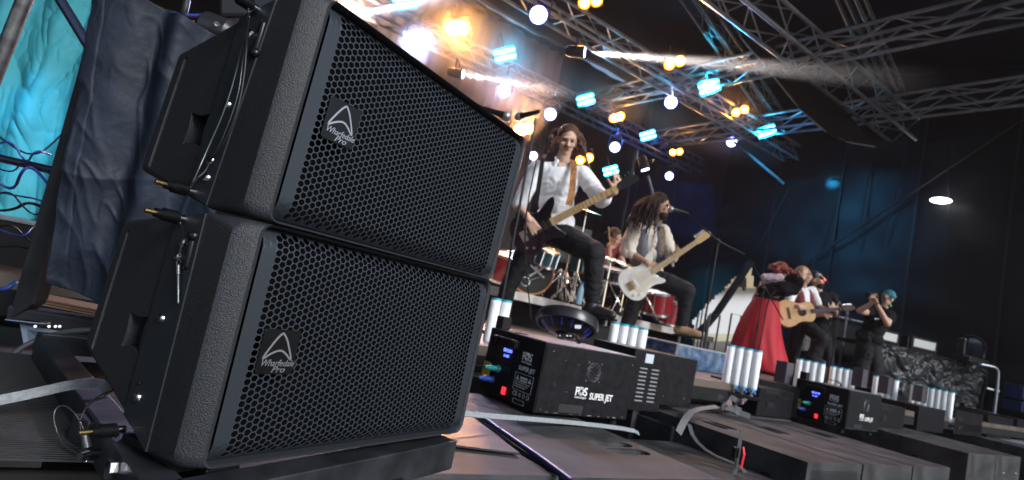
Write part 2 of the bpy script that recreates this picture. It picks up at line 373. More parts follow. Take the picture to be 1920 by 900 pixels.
def cabinet(label, pos, yaw, tilt, prof, kind):
    pos = Vector(pos) + Vector((0, 0, CZ)); Wd, H = .544, .30
    U = Vector((sin(yaw), cos(yaw), 0)); w0 = Vector((-cos(yaw), sin(yaw), 0))
    V_ = cos(tilt) * Z + sin(tilt) * w0; W_ = -sin(tilt) * Z + cos(tilt) * w0
    C = lambda u, v, w: pos + U * u + V_ * v + W_ * w
    def uv(px, py, u0=None, w=0):
        r = RAY(px, py)
        if u0 is None: n = W_; q = pos + W_ * w
        else: n = U; q = pos + U * u0
        X = CP + r * ((q - CP).dot(n) / r.dot(n)); e = X - pos; return e.dot(U), e.dot(V_), e.dot(W_)
    root = thing('grille_speaker', label, 'speaker', C(Wd / 2, 0, .1), 'near line array cabinets with hexagonal grilles')
    (tb, tv), (rb, rv), (bb, bv), (rbb, rbv) = prof     # top kink (w,v), rear top, bottom kink, rear bottom
    e = .034
    def rr(u0, u1, v0, v1, wb, wt, r, k=4):             # rounded rectangle, w goes from wb (bottom) to wt (top)
        pts = []
        for cu, cv, a0 in ((u1 - r, v1 - r, 0), (u0 + r, v1 - r, 90), (u0 + r, v0 + r, 180), (u1 - r, v0 + r, 270)):
            for i in range(k + 1):
                a = radians(a0 + 90 * i / k); u = cu + r * cos(a); v = cv + r * sin(a); t = (v - v0) / (v1 - v0)
                pts.append(C(u, v, wb * (1 - t) + wt * t))
        return pts
    sh = MB()
    sh.rings([rr(.0, Wd, .0, H, .06, .06, .012), rr(.0, Wd, .0, H, .004, .004, .012), rr(-.002, Wd + .002, -.002, H + .002, -.001, -.001, .013),
              rr(-.008, Wd + .008, -.003, H + .003, -.0025, -.0025, .016), rr(-e + .006, Wd + e - .006, -.004, H + .003, .0085, .0085, .02), rr(-e, Wd + e, -.004, H + .003, .016, .016, .02),
              rr(-e, Wd + e, bv, tv, bb, tb, .006), rr(-e, Wd + e, rbv, rv, rbb, rb, .012), rr(-e + .01, Wd + e - .01, rbv + .012, rv - .012, rbb + .008, rb + .008, .012)], mi=0)
    shell = sh.build('cabinet_shell', [CABP, SHADEP], root, smooth=True, bevel=0)
    # handle pocket and long slot cut into the left side
    if kind == 'upper': hp = [(346, 268), (352, 217), (396, 214), (376, 270)]; sl = ((348, 112), (282, 308))
    else: hp = [(228, 640), (241, 582), (276, 603), (264, 662)]; sl = ((240, 438), (175, 650))
    q = [uv(x, y, -e) for x, y in hp]; cu, cw = sum(a[1] for a in q) / 4, sum(a[2] for a in q) / 4
    hh, hw = .024, .022
    poly = []
    for a, b in (((-1, -1), (1, -1)), ((1, -1), (1, 1)), ((1, 1), (-1, 1)), ((-1, 1), (-1, -1))):
        for k in range(5):
            t = k / 5; x = a[0] * (1 - t) + b[0] * t; y = a[1] * (1 - t) + b[1] * t; bow = .16 * sin(pi * t)
            poly.append((x * (1 - bow * (abs(x) >= .99)) * hw, y * (1 - bow * (abs(y) >= .99)) * hh))
    c1 = MB().prism(poly, C(-e - .01, cu, cw), W_, V_, U, .055).build('cutter', K)
    a, b = uv(*sl[0], -e), uv(*sl[1], -e); A = C(-e - .001, a[1], a[2]); B = C(-e - .001, b[1], b[2])
    c2 = MB().cap(A, B, .0048, n=12).build('cutter2', K)
    cut(shell, [c1, c2])
    for pl in shell.data.polygons: pl.use_smooth = True
    shell.data.set_sharp_from_angle(angle=radians(35))
    sn = U
    for pl in shell.data.polygons:
        ce = pl.center + ORG[root.name]; d = (ce - pos)
        if abs(pl.normal.dot(U)) > .95: pl.material_index = 1
    # grille
    fr = MB(); cp, rp = .01010, .008747
    def bend(u, v):                                     # the sheet curls back at its top and bottom edge
        d = min(v - .002, H - .002 - v); w = -.0012
        if d < .028: w += .016 * (1 - d / .028) ** 2.2
        return C(u, v, w)
    cs, vp, th = .0094, .0093, .0012; rows = int(H / vp) + 3; cols = int(Wd / cs) + 3      # upright stacks of holes, every second stack half a hole lower
    for j in range(-1, cols):
        for i in range(-1, rows):
            cx = j * cs; cy = .0045 + i * vp + (vp / 2 if j % 2 else 0)
            if cx > Wd + cs or cy < -vp or cy > H + vp: continue
            hx = lambda k_: [(min(max(cx + x * cs * k_, .0015), Wd - .0015), min(max(cy + y * vp * k_, .0015), H - .0015)) for x, y in ((2 / 3, 0), (1 / 3, .5), (-1 / 3, .5), (-2 / 3, 0), (-1 / 3, -.5), (1 / 3, -.5))]
            outer = [bend(*p) for p in hx(1)]; k = len(fr.v)
            if .0235 < cx < Wd - .019 and .0055 < cy < H - .0055:
                inn = [bend(*p) for p in hx(.885)]; bk = [p + W_ * th for p in inn]
                fr.v += outer + inn + bk
                for q_ in range(6):
                    n_ = (q_ + 1) % 6
                    fr.f += [[k + q_, k + n_, k + 6 + n_, k + 6 + q_], [k + 6 + q_, k + 6 + n_, k + 12 + n_, k + 12 + q_]]; fr.m += [0, 0]
            else:
                fr.v += outer; fr.f.append([k + q_ for q_ in range(6)]); fr.m.append(1)
    gr = fr.build('grille', [GRL, GRM], root, weld=True); gr['kind'] = 'stuff'
    gr['label'] = 'hexagonally perforated metal front grille'
    fo = MB(); fo.rings([rr(.003, Wd - .003, .003, H - .003, .035, .035, .01), rr(.003, Wd - .003, .003, H - .003, .022, .022, .01)]); fo.build('grille_foam', FOAM, root)
    # badge
    if kind == 'upper': bc = [(622, 190), (671, 206), (657, 272), (610, 256)]
    else: bc = [(497, 625), (563, 626), (544, 695), (481, 693)]
    q = [uv(x, y, None, -.003) for x, y in bc]; mu, mv = sum(a[0] for a in q) / 4, sum(a[1] for a in q) / 4
    bw, bh = .0295, .0295
    B0 = lambda x, y, dz=0: C(mu + x * bw, mv + y * bh, -.0035 - dz)
    poly = []
    for cx_, cy_, a0 in ((.88, .88, 0), (-.88, .88, 90), (-.88, -.88, 180), (.88, -.88, 270)):
        for k in range(4): a = radians(a0 + 30 * k); poly.append(((cx_ + .12 * cos(a)) * bw, (cy_ + .12 * sin(a)) * bh))
    bd = MB().prism(poly, C(mu, mv, -.0015), U, V_, -W_, .0022).build('badge', BADGE, root, bevel=.0004)
    def path(s, notch):
        key = [(-.84, -.30), (-.70, -.02), (-.30, .62), (-.06, .88), (.06, .88), (.36, .55), (.70, -.08), (.80, -.30), (.72, -.40), (.40, -.12), (.15, notch), (-.05, notch), (-.40, -.12), (-.76, -.38)]
        for _ in range(2):
            kk = []
            for a_, b_ in zip(key, key[1:] + key[:1]): kk += [(a_[0] * .75 + b_[0] * .25, a_[1] * .75 + b_[1] * .25), (a_[0] * .25 + b_[0] * .75, a_[1] * .25 + b_[1] * .75)]
            key = kk
        cx_, cy_ = 0, .22; return [(cx_ + (x - cx_) * s, cy_ + (y - cy_) * s) for x, y in key]
    o_, i_ = path(1, .02), []
    n = len(o_)
    for k in range(n):                                  # inner outline: offset inwards
        a_, b_ = o_[k - 1], o_[(k + 1) % n]; tx, ty = b_[0] - a_[0], b_[1] - a_[1]; l = math.hypot(tx, ty) or 1
        i_.append((o_[k][0] + .085 * ty / l, o_[k][1] - .085 * tx / l))
    lg = MB(); O = [B0(x, y, .0008) for x, y in o_]; I = [B0(x, y, .0008) for x, y in i_]; O2 = [p + W_ * .0006 for p in O]; I2 = [p + W_ * .0006 for p in I]
    k = 0; lg.v = O + I + O2 + I2
    for a_ in range(n):
        b_ = (a_ + 1) % n; lg.f += [[a_, b_, n + b_, n + a_], [a_, b_, 2 * n + b_, 2 * n + a_], [n + a_, n + b_, 3 * n + b_, 3 * n + a_]]; lg.m += [0, 0, 0]
    lg.build('emblem', SILV, bd)
    lettering('Wharfedale', B0(-.86, -.64, .0003), U, V_, .0125, SILV, bd, shear=.35, sx=.92)
    lettering('Pro', B0(-.22, -.92, .0003), U, V_, .012, SILV, bd, shear=.4, sx=1.25)
    # rigging plate on the side, its screws, key slot
    t_ = (.135 - tb) / (rb - tb); vt = tv + (rv - tv) * t_; vb = bv + (rbv - bv) * t_
    A4 = [C(-e - .0022, bv + .003, bb + .004), C(-e - .0022, tv - .003, tb + .004), C(-e - .0022, vt - .001, .135), C(-e - .0022, vb + .002, .135)]
    rp_ = MB().hexa([p + U * .004 for p in A4], A4).build('rigging_plate', RIGP, root, bevel=.0006)
    ks = MB()
    sp = {'upper': ((478, 100), (494, 45), (470, 64), (427, 196), (395, 300), (388, 333)), 'lower': ((363, 443), (350, 500), (344, 455), (303, 597), (258, 745), (334, 481))}[kind]
    w3 = lambda x, y, off=.003: C(-e - off, *uv(x, y, -e - off)[1:])
    ks.cap(w3(*sp[0], .0021), w3(*sp[1], .0021), .0045, n=10); ks.ell(w3(*sp[0], .0021), .008, n=14); ks.build('key_slot', BADGE, rp_, smooth='all')
    for x, y in sp[2:]:
        s_ = MB(); c_ = w3(x, y, .002); s_.lathe(c_, -U, [(0, .0065), (.0022, .0058), (.0035, .003)], 14); s_.build('screw', CHROME, rp_, smooth=True)
        MB().lathe(c_ - U * .0034, -U, [(0, .0024), (.0003, .0023)], 6).build('socket', BLK, rp_)
    pins = {'upper': ((483, 18), (363, 360)), 'lower': ((346, 411), (232, 805))}[kind]
    for x, y in pins:
        c_ = w3(x, y, .002); p_ = MB(); p_.lathe(c_ + U * .001, -U, [(0, .0045), (.010, .0045), (.012, .0085), (.03, .0085), (.032, .006), (.040, .006)], 14); pn = p_.build('pin_handle', BADGE, root, smooth=True)
        MB().lathe(c_ - U * .039, -U, [(0, .0035), (.012, .0035), (.013, .0026)], 10).build('pin_tip', BRASS, pn, smooth=True)
        MB().lathe(c_, -U, [(0, .0052), (.008, .005)], 12).build('pin_collar', CHROME, pn, smooth=True)
    return root, C, w3, U, V_, W_, uv
UP = cabinet('upper of the two stacked black cabinets, tilted forward over the lower one', (-.3086, .7667, .0448), .5362, -.0437, ((.062, .29), (.26, .214), (.083, -.006), (.27, .024)), 'upper')
LO = cabinet('lower of the two stacked black cabinets, resting on the steel ground frame', (-.3071, .7539, -.2656), .5378, .0027, ((.07, .303), (.26, .275), (.064, -.002), (.274, .083)), 'lower')
# lanyards of the locking pins
def lanyard(label, pts, r=.0011, M=None, sm=2):
    o = MB().tube(pts, r, 6, smooth=sm).build('lanyard', M or WIRE, None, smooth='all'); return tag(o, label, 'lanyard', 'steel lanyards of the locking pins')
w3 = UP[2]
lanyard('thin steel lanyard hanging straight from the top pin of the upper cabinet', [w3(466, 20, .045), w3(452, 100, .012), w3(425, 200, .010), w3(380, 300, .012), w3(358, 350, .03)])
lanyard('black sleeved lanyard bowing forward on the upper cabinet', [w3(466, 16, .045), w3(463, 70, .02), w3(458, 150, .012), w3(440, 230, .010), w3(408, 288, .010), w3(390, 303, .006)], .0016, WIREB)
lanyard('thin lanyard looped beside the screw row of the upper cabinet', [w3(468, 30, .04), w3(455, 110, .01), w3(448, 180, .008), w3(412, 275, .008), w3(392, 300, .006)], .0008)
lanyard('black sleeved lanyard running down to the lower pin of the upper cabinet', [w3(393, 303, .006), w3(385, 322, .012), w3(368, 335, .02), w3(357, 352, .035)], .0014, WIREB)
w3 = LO[2]
lanyard('short steel lanyard hanging on the plate of the lower cabinet', [w3(338, 418, .045), w3(343, 440, .01), w3(336, 480, .004)])
ft = MB().tube([w3(336, 483, .004), w3(331, 492, .005), w3(333, 500, .005), w3(339, 492, .005), w3(336, 483, .004)], .0009, 5); ft.cyl(w3(334, 498, .006), w3(334, 515, .006), .0026); ft.cap(w3(334, 516, .006), w3(334, 568, .006), .0017, .001)
tag(ft.build('cable_ferrule', WIRE, None, smooth=True), 'grey ferrule with black sleeve dangling on the plate of the lower cabinet', 'cable end')
# ---- base frame under the lower cabinet
pos, C = None, LO[1]
ZS = CZ - .395                                   # top of the sub row
fr_ = thing('ground_frame', 'dark steel ground stacking frame under the lower cabinet', 'frame', (C(.27, 0, .1).x, C(.27, 0, .1).y, ZS))
U, W_ = LO[3], LO[5]; W_ = Vector((W_.x, W_.y, 0)).normalized()
def zc(u, w, z): q = C(u, 0, w); return Vector((q.x, q.y, z))
zt = C(0, 0, 0).z - .012
fa, fb = G(640, 871, zt), G(858, 826, zt)
dirf = (fb - fa).normalized(); fa = fb - dirf * .62; nb = Vector((-dirf.y, dirf.x, 0)); nb = nb if nb.dot(W_) > 0 else -nb
MB().hexa([fa + Z * -.055, fb + Z * -.055, fb + nb * .05 + Z * -.055, fa + nb * .05 + Z * -.055], [fa, fb, fb + nb * .05, fa + nb * .05]).build('front_beam', STEEL, fr_, bevel=.002)
for u in (.05, .50): 
    a = zc(u, .03, zt - .03); b = zc(u, .30, zt - .03); MB().box((a + b) / 2, (.05, (b - a).length, .05), (U, W_, Z)).build('side_beam', STEEL, fr_, bevel=.002)
MB().box(zc(.27, .28, zt - .03), (.56, .045, .05), (U, W_, Z)).build('rear_beam', STEEL, fr_, bevel=.002)
for u in (.0, .54): MB().box(zc(u, .1, zt + .001), (.03, .12, .016), (U, W_, Z)).build('pad', BLK, fr_)
# left side rail with its bolt
r1, r2 = G(68, 634, zt), G(228, 852, zt); dr = (r2 - r1).normalized(); r2 = r1 + dr * ((r2 - r1).length + .16); nr = Vector((-dr.y, dr.x, 0)); nr = nr if nr.dot(U) > 0 else -nr
side = MB(); side.hexa([r1 - Z * .05, r2 - Z * .05, r2 + nr * .045 - Z * .05, r1 + nr * .045 - Z * .05], [r1, r2, r2 + nr * .045, r1 + nr * .045]); rl = side.build('side_rail', STEEL, fr_, bevel=.0025)
bc = G(221, 878, zt - .025)
MB().lathe(G(218, 880, zt - .02), -nr, [(0, .013), (.010, .013)], 6).build('bolt_head', CHROME, rl, bevel=.001)
for px, py in ((372 / 2, 0),): pass
crs = MB(); c0 = G(80, 626, zt - .004); crs.hexa([c0 - Z * .045, c0 + nr * .30 - Z * .045, c0 + nr * .30 + W_ * .03 - Z * .045, c0 + W_ * .03 - Z * .045], [c0, c0 + nr * .30, c0 + nr * .30 + W_ * .03, c0 + W_ * .03]); crs.build('cross_bar', STEEL, fr_, bevel=.002)
q4 = [r1 + nr * .04, r2 + nr * .04, r2 + nr * .42, r1 + nr * .42]; MB().hexa([p - Z * .049 for p in q4], [p - Z * .044 for p in q4]).build('dark_base_slab', BLK, fr_)  # dark sheet added in place of the shade between rail and cabinet
# locking pins and loops lying at the lower left
g3 = lambda x, y, dz=0: G(x, y, zt + dz)
pin = thing('locking_pin', 'steel locking pin on a wire loop beside the side rail', 'pin', g3(156, 856))
a = g3(149, 856, -.02); b = g3(166, 851, -.02); MB().cyl(a, b, .0045, n=12).build('shank', CHROME, pin, smooth=True)
MB().tube([P(166, 848, .8), P(163, 865, .79), P(157, 868, .79), P(161, 850, .8), P(166, 848, .8)], .0008, 5, smooth=2).build('ring', CHROME, pin, smooth='all')
hd = P(200, 848, .80); MB().cyl(P(166, 850, .80), P(198, 849, .80), .006, n=12).build('grip', BADGE, pin, smooth=True)
MB().cyl(P(158, 812, .80), P(163, 838, .80), .0045, .006, n=10).build('ferrule', WIRE, pin, smooth=True)
lanyard('thin wire loop lying over the ribbed mat at lower left', [P(150, 853, .80), P(118, 835, .82), P(98, 790, .84), P(105, 762, .85), P(125, 760, .85), P(146, 782, .82), P(160, 815, .80)], .0010)
lanyard('black sleeved loop joining the plate of the lower cabinet to the pins', [LO[2](262, 718, .006), P(225, 727, .84), P(175, 745, .83), P(148, 785, .82), P(150, 820, .80), P(160, 845, .80), P(185, 848, .80), P(215, 828, .80), P(226, 808, .80)], .0013, WIREB)
# ratchet strap at lower left
STRAP = mat('strap_grey', (.24, .26, .28), .8, bump=.8, bscale=260, bdist=.002, var=.2, vscale=120)
def strap(label, pts, w, side, M=STRAP, sm=1):
    return tag(MB().ribbon(pts, w, side, .002, smooth=sm).build('ratchet_strap', M, None), label, 'strap')
strap('pale grey woven strap pulled over the side rail at lower left', [P(-40, 758, .86), P(60, 738, .90), P(140, 720, .93), P(178, 718, .95), P(196, 722, .96), P(204, 738, .97)], .015, Z)
# ribbed mat
RIB = mat('ribbed_rubber', (.012, .012, .013), .6, spec=.25, bump=.3, bscale=80, var=.4, vscale=20)
mb = MB(); o0 = G(200, 880, zt - .04); X = (G(0, 876, zt - .04) - o0).normalized(); Y = (G(75, 640, zt - .04) - G(190, 862, zt - .04)); Y = Y.normalized()
m0 = G(185, 868, zt - .045); nrib = 76
for k in range(nrib):
    s_ = m0 + Y * (k * .0092); 
    mb.prism([(0, 0), (.0055, 0), (.0045, .003), (.001, .003)], s_, Y, Z, X, 1.1)
mb.box(m0 + Y * (nrib * .0046) + X * .55 - Z * .004, (1.1, nrib * .0092, .008), (X, Y - X * Y.dot(X), Z))
tag(mb.build('ribbed_mat', RIB), 'black ribbed mat lying left of the side rail at the lower left corner', 'mat')

# ================================================================ SUBS IN THE PIT
GRS = mat('sub_grille', (.03, .032, .036), .45, .4)
def sub_cab(label, o, wx, dy, h, yaw=YAW, handles=(), grille=True, name='subwoofer', discs=(), conn=0, grp='subwoofers in a row before the stage'):
    X = Vector((sin(yaw), cos(yaw), 0)); Y = Vector((-cos(yaw), sin(yaw), 0)); o = Vector(o)
    r = thing(name, label, 'speaker', o - Z * h, grp)
    b = MB().hexa([o - Z * h, o + X * wx - Z * h, o + X * wx + Y * dy - Z * h, o + Y * dy - Z * h], [o, o + X * wx, o + X * wx + Y * dy, o + Y * dy]).build('cabinet', GREYT, r)
    if handles:
        cs = []
        for (hx, hy, a) in handles:
            hd = X * cos(a) + Y * sin(a); hn = -X * sin(a) + Y * cos(a); c_ = o + X * hx + Y * hy
            for s in (-1, 1):
                cs.append(MB().cap(c_ - hd * .06 + hn * (s * .042) - Z * .006, c_ + hd * .06 + hn * (s * .042) - Z * .006, .034, n=14).build('cutter', K))
        cut(b, cs)
        for (hx, hy, a) in handles:
            hd = X * cos(a) + Y * sin(a); c_ = o + X * hx + Y * hy; MB().cap(c_ - hd * .08 - Z * .018, c_ + hd * .08 - Z * .018, .014, n=12).build('handle_bar', GREYT, r, smooth='all')
    md = b.modifiers.new('bevel', 'BEVEL'); md.width = .008; md.segments = 3; md.limit_method = 'ANGLE'; md.angle_limit = radians(50)
    if grille:
        f0 = o + X * .03 - Y * .002 - Z * .035; gm = MB()
        nx, nz_ = int((wx - .06) / .018), int((h - .07) / .018) if h < .6 else 16
        for j in range(nz_):
            for i in range(nx):
                c_ = f0 + X * (i * .018 + (.009 if j % 2 else 0) + .009) - Z * (j * .0156 + .009); R = .0104
                O = [c_ + X * R * sin(radians(60 * k)) + Z * R * cos(radians(60 * k)) for k in range(6)]; I = [c_ + X * R * .8 * sin(radians(60 * k)) + Z * R * .8 * cos(radians(60 * k)) for k in range(6)]
                gm.add(O + I, [(k, (k + 1) % 6, (k + 1) % 6 + 6, k + 6) for k in range(6)])
        gg = gm.build('grille', GRS, r); gg['kind'] = 'stuff'
    for (side, a, zz) in discs:
        c_ = o + (Y * a if side == 'L' else X * a) - Z * zz; n_ = -X if side == 'L' else -Y
        d_ = MB(); d_.lathe(c_ - n_ * .002, n_, [(0, .038), (.006, .036), (.006, .026), (.001, .022), (.001, .008), (.006, .006)], 20); d_.build('recessed_cup', K, r, smooth=True)
    for k in range(conn):
        c_ = o + X * (wx * (.25 + .5 * (k % 2)) + .025 * (k // 2)) - Z * .14; MB().lathe(c_ + Y * .001, -Y, [(0, .01), (.012, .009), (.014, .004)], 10).build('connector', CHROME, r, smooth=True)
    return r
F1 = G(1070, 895, ZS); YS = radians(57)
sub_cab('dusty subwoofer at bottom centre with a double hand hole in its top', F1, .62, 1.0, .75, YS, handles=((.47, .30, radians(0)),), grp=None)
XS = Vector((sin(YS), cos(YS), 0)); YSv = Vector((-cos(YS), sin(YS), 0))
sub_cab('dusty subwoofer carrying the grille cabinets, left of the blue cable seam', F1 - XS * .665 + YSv * .01 + Z * -.002, .64, 1.05, .75, YS, grp=None)
sub_cab('subwoofer hidden mostly under the ribbed mat', F1 - XS * 1.34 + Z * -.004, .64, 1.05, .75, YS, grp=None)
MATB = mat('mat_rubber', (.015, .015, .018), .5, bump=.6, bscale=500, var=.5, vscale=10)
ml = MB(); c4 = [G(760, 826, ZS + .004), G(974, 853, ZS + .004), G(868, 770, ZS + .004), G(720, 770, ZS + .004)]; ml.hexa([p for p in c4], [p + Z * .005 for p in c4])
tag(ml.build('rubber_mat', MATB), 'thin dark rubber sheet sticking out under the steel frame', 'mat')
cb = MB().tube([G(893, 775, ZS + .012), G(960, 822, ZS + .012), G(1020, 863, ZS + .012), G(1075, 905, ZS + .01)], .009, 8, smooth=2)
tag(cb.build('seam_cable', mat('cable_blue', (.012, .016, .09), .4), smooth='all'), 'dark blue cable lying in the gap between two subwoofers', 'cable')
strap('pale grey strap stretched across the subwoofers before the near black machine', [P(868, 775, 1.75), G(905, 779, ZS + .05), G(1000, 786, ZS + .03), G(1100, 795, ZS + .012), G(1186, 806, ZS + .004), G(1198, 813, ZS - .03)], .017, Z * .8 + TD * .6)
# rows further right
def corner(px, py, z=ZS): return G(px, py, z)
c1 = corner(1515, 867, ZS - .01); Y2 = radians(56)
X2 = Vector((sin(Y2), cos(Y2), 0)); Yv2 = Vector((-cos(Y2), sin(Y2), 0))
u_ = .50
sub_cab('front row subwoofer with a meshed face at the bottom right of centre', c1, u_, .95, .75, Y2, discs=(('L', .18, .14),), handles=((.22, .62, radians(90)),))
sub_cab('second front row cabinet with two silver connectors on its face', c1 + X2 * (u_ + .016), u_ + .05, .95, .75, Y2, grille=False, conn=4, handles=((.22, .62, radians(90)),))
sub_cab('third front row cabinet, at the right end of the group of three', c1 + X2 * (2 * u_ + .082), u_, .95, .75, Y2, grille=False, handles=((.22, .62, radians(90)),))
c2 = c1 + Yv2 * .97 - X2 * .06 + Z * .004
sub_cab('rear cabinet behind the meshed front row one, red strap buckle at its corner', c2, .78, 1.2, .75, Y2, grille=False, discs=(('L', .9, .13),), handles=((.35, .5, radians(90)),))
sub_cab('rear cabinet under the middle black machine', c2 + X2 * .80, .85, 1.2, .75, Y2, grille=False)
c3 = corner(1817, 850, ZS)
for k, l in enumerate(('left cabinet of the far group with a recessed cup on its side', 'right cabinet of the far group with small silver bolts')):
    sub_cab(l, c3 + X2 * (.62 * k), .61, 1.5, .75, Y2, grille=False, discs=(('L', .35, .16),) if k == 0 else (), conn=0 if k == 0 else 4)
c5 = corner(2010, 862, ZS)
sub_cab('last cabinet row leaving the view at the right edge', c5, .8, 2.2, .75, Y2, grille=False)
sub_cab('dark cabinet below the vented power box, behind the near machine', G(1262, 800, ZS - .06), .5, .6, .6, Y2, grille=False, grp='black cases between the near machines')
sub_cab('dark cabinet between near machine and middle cabinets with a cup on its side', G(1256, 768, ZS - .03) + X2 * .15, .75, 1.1, .6, Y2, grille=False, discs=(('L', .5, .1),), grp='black cases between the near machines')
sub_cab('plain dark cabinet corner at the bottom edge right of the strap', G(1318, 905, ZS - .13) + X2 * .1, .5, .6, .5, Y2, grille=True, grp='black cases between the near machines')
# pit floor platform that carries all of them
MB().box((3.5, 3.0, ZS - .75 - .25), (14, 12, .5)).build('pit_floor', BLK)['kind'] = 'structure'
# ================================================================ EFFECT MACHINES
MBOX = mat('machine_black', (.006, .006, .008), .46, spec=.16, bump=.12, bscale=220, col2=(.012, .012, .015), vscale=30)
MTOP = mat('machine_top', (.13, .125, .15), .33, .25, bump=.25, bscale=260, col2=(.21, .20, .21), vscale=18)
PRINT = mat('print_white', (.8, .8, .8), .6)
SCRATCH = mat('scratch', (.30, .30, .32), .6)
LED = mat('display_blue', (.02, .02, .2), .4, emit=(.08, .12, 1), estr=2.2)
RED = mat('switch_red', (.7, .02, .03), .3, emit=(1, .03, .05), estr=.6)
BLUEP = mat('plug_blue', (.03, .10, .50), .35)
TEAL = mat('plug_teal', (.02, .38, .34), .35)
YEL = mat('sticker_yellow', (.75, .50, .05), .5)
MGRP = 'black effect machines along the stage edge'
def machine(label, base, sc=1):
    w, d, h = .52, .378, .28
    r = thing('effect_machine', label, 'effect machine', (0, 0, 0), MGRP, world=False)
    X, Y = Vector((1, 0, 0)), Vector((0, 1, 0))
    MB().box((w / 2, d / 2, h / 2 + .006), (w, d, h - .012)).build('housing', MBOX, r, bevel=.003)
    MB().box((w / 2, d / 2, h + .0015), (w - .006, d - .006, .003)).build('top_plate', MTOP, r)
    for x in (.04, w - .04):
        for y in (.04, d - .04): MB().cyl((x, y, -.02), (x, y, .001), .018, n=10).build('foot', BLK, r)
    # right face (y = 0)
    fp = MB().box((w / 2, -.0015, h / 2 + .006), (w - .012, .003, h - .03)).build('front_panel', MBOX, r)
    def F(u, v, o=.0034): return Vector((u * w, -o, h * (1 - v)))
    for u, v in ((.08, .10), (.06, .90), (.95, .12), (.94, .92)): MB().lathe(F(u, v, .003), -Y, [(0, .004), (.002, .003)], 8).build('screw', CHROME, r, smooth=True)
    fg = MB(); fc = F(.53, .31, .004)
    for k in range(9):
        a0 = 2 * pi * k / 9
        pts = [fc + X * (rr_ * cos(a0 + t)) + Z * (rr_ * sin(a0 + t)) for t, rr_ in ((0, .022), (.45, .031), (.9, .037), (1.5, .041))]
        fg.tube(pts, .0013, 4, smooth=1)
    fg.build('fan_guard', mat('guard_grey', (.16, .16, .17), .5, .5), r); MB().lathe(fc + Y * .0035, -Y, [(0, .0435), (.0006, .0435), (.0007, .02)], 24).build('fan_opening', BLK, r)
    for a in (45, 135, 225, 315): MB().lathe(fc + X * .052 * cos(radians(a)) + Z * .052 * sin(radians(a)), -Y, [(0, .0045), (.002, .003)], 8).build('screw', CHROME, r)
    lettering('F', F(.37, .66), X, Z, .047, PRINT, r, bold=.0007); lettering('S', F(.37, .66) + X * .047, X, Z, .047, PRINT, r, bold=.0007)
    q = MB(); c_ = F(.37, .66, .0038) + X * .033 + Z * .017
    for k in range(7):
        a = 2 * pi * k / 7; q.tube([c_ + X * (rr_ * cos(a + t)) + Z * (rr_ * sin(a + t)) for t, rr_ in ((0, .008), (.6, .014), (1.2, .0175))], .0024, 4)
    q.build('emblem', PRINT, r)
    lettering('technologies', F(.375, .70), X, Z, .0125, PRINT, r); lettering('SUPER JET', F(.53, .70), X, Z, .037, PRINT, r, bold=.0008, sx=.82)
    for k in range(22): MB().box(F(.24, .86, .0032) + X * (.0065 * k), (.003, .002, .032)).build('vent_slot', mat('slot', (.05, .05, .055), .5), r) if k < 20 else None
    for k in range(9):
        a, b = random.uniform(.1, .9), random.uniform(.1, .95); L = random.uniform(.003, .014); MB().box(F(a, b, .0031), (L, .0004, .0006)).build('scratch', SCRATCH, r)
    for k in range(30): a = random.uniform(0, w - .03); L = random.uniform(.004, .03); MB().box((a + L / 2, -.0032, .0185 + random.uniform(0, .001)), (L, .0006, random.uniform(.0006, .002))).build('worn_edge', SCRATCH, r) if k < 9 else None
    # control face (x = 0); reads from y = d to y = 0
    def K_(u, v, o=.001): return Vector((-o, d * (1 - u), h * (1 - v)))
    ty = -Y
    MB().box(K_(.37, .42, .001), (.003, .30 * d, .36 * h)).build('control_panel', BADGE, r)
    MB().box(K_(.45, .26, .003), (.003, .055, .026)).build('display', BADGE, r)
    lettering('00:0:00', K_(.33, .285, .0048), ty, Z, .020, LED, r); lettering('A 001', K_(.35, .36, .0048), ty, Z, .016, LED, r)
    for k in range(4): MB().lathe(K_(.34 + .07 * k, .47, .002), -X, [(0, .005), (.003, .0045)], 10).build('button', BLK, r)
    lettering('F', K_(.66, .32), ty, Z, .044, PRINT, r, bold=.0007); lettering('S', K_(.66, .32) + ty * .045, ty, Z, .044, PRINT, r, bold=.0007)
    q = MB(); c_ = K_(.66, .32, .0016) + ty * .0315 + Z * .016
    for k in range(7):
        a = 2 * pi * k / 7; q.tube([c_ + ty * (rr_ * cos(a + t)) + Z * (rr_ * sin(a + t)) for t, rr_ in ((0, .007), (.6, .013), (1.2, .0165))], .0023, 4)
    q.build('emblem', PRINT, r)
    lettering('technologies', K_(.665, .36), ty, Z, .0125, PRINT, r); lettering('SUPER JET', K_(.64, .465), ty, Z, .0235, PRINT, r, bold=.0004)
    def frame_(u, v, ww, hh, t=.0012):
        q = MB(); c_ = K_(u, v, .0012)
        for sy in (-1, 1): q.box(c_ + Y * sy * ww / 2, (.0008, t, hh)); q.box(c_ + Z * sy * hh / 2, (.0008, ww + t, t))
        q.build('label_frame', PRINT, r)
    frame_(.76, .63, .115, .066)
    for u in (.655, .865):
        q = MB(); c_ = K_(u, .58, .0016); q.prism([(-.010, -.008), (.010, -.008), (0, .010)], c_, Y, Z, -X, .0006); q.build('warning_triangle', PRINT, r)
        lettering('!', K_(u, .60, .0024) - ty * .0015, ty, Z, .014, BLK, r)
    MB().box(K_(.76, .585, .0014), (.0006, .045, .018)).build('label_block', PRINT, r); lettering('WARNING', K_(.70, .60, .002), ty, Z, .009, BLK, r)
    for k, t_ in enumerate(('Never leave the device running', 'Disconnect before servicing', 'AC 230V 50Hz 1000W')): lettering(t_, K_(.63, .645 + .032 * k, .0014), ty, Z, .0072, PRINT, r)
    lettering('CE', K_(.62, .83), ty, Z, .024, PRINT, r)
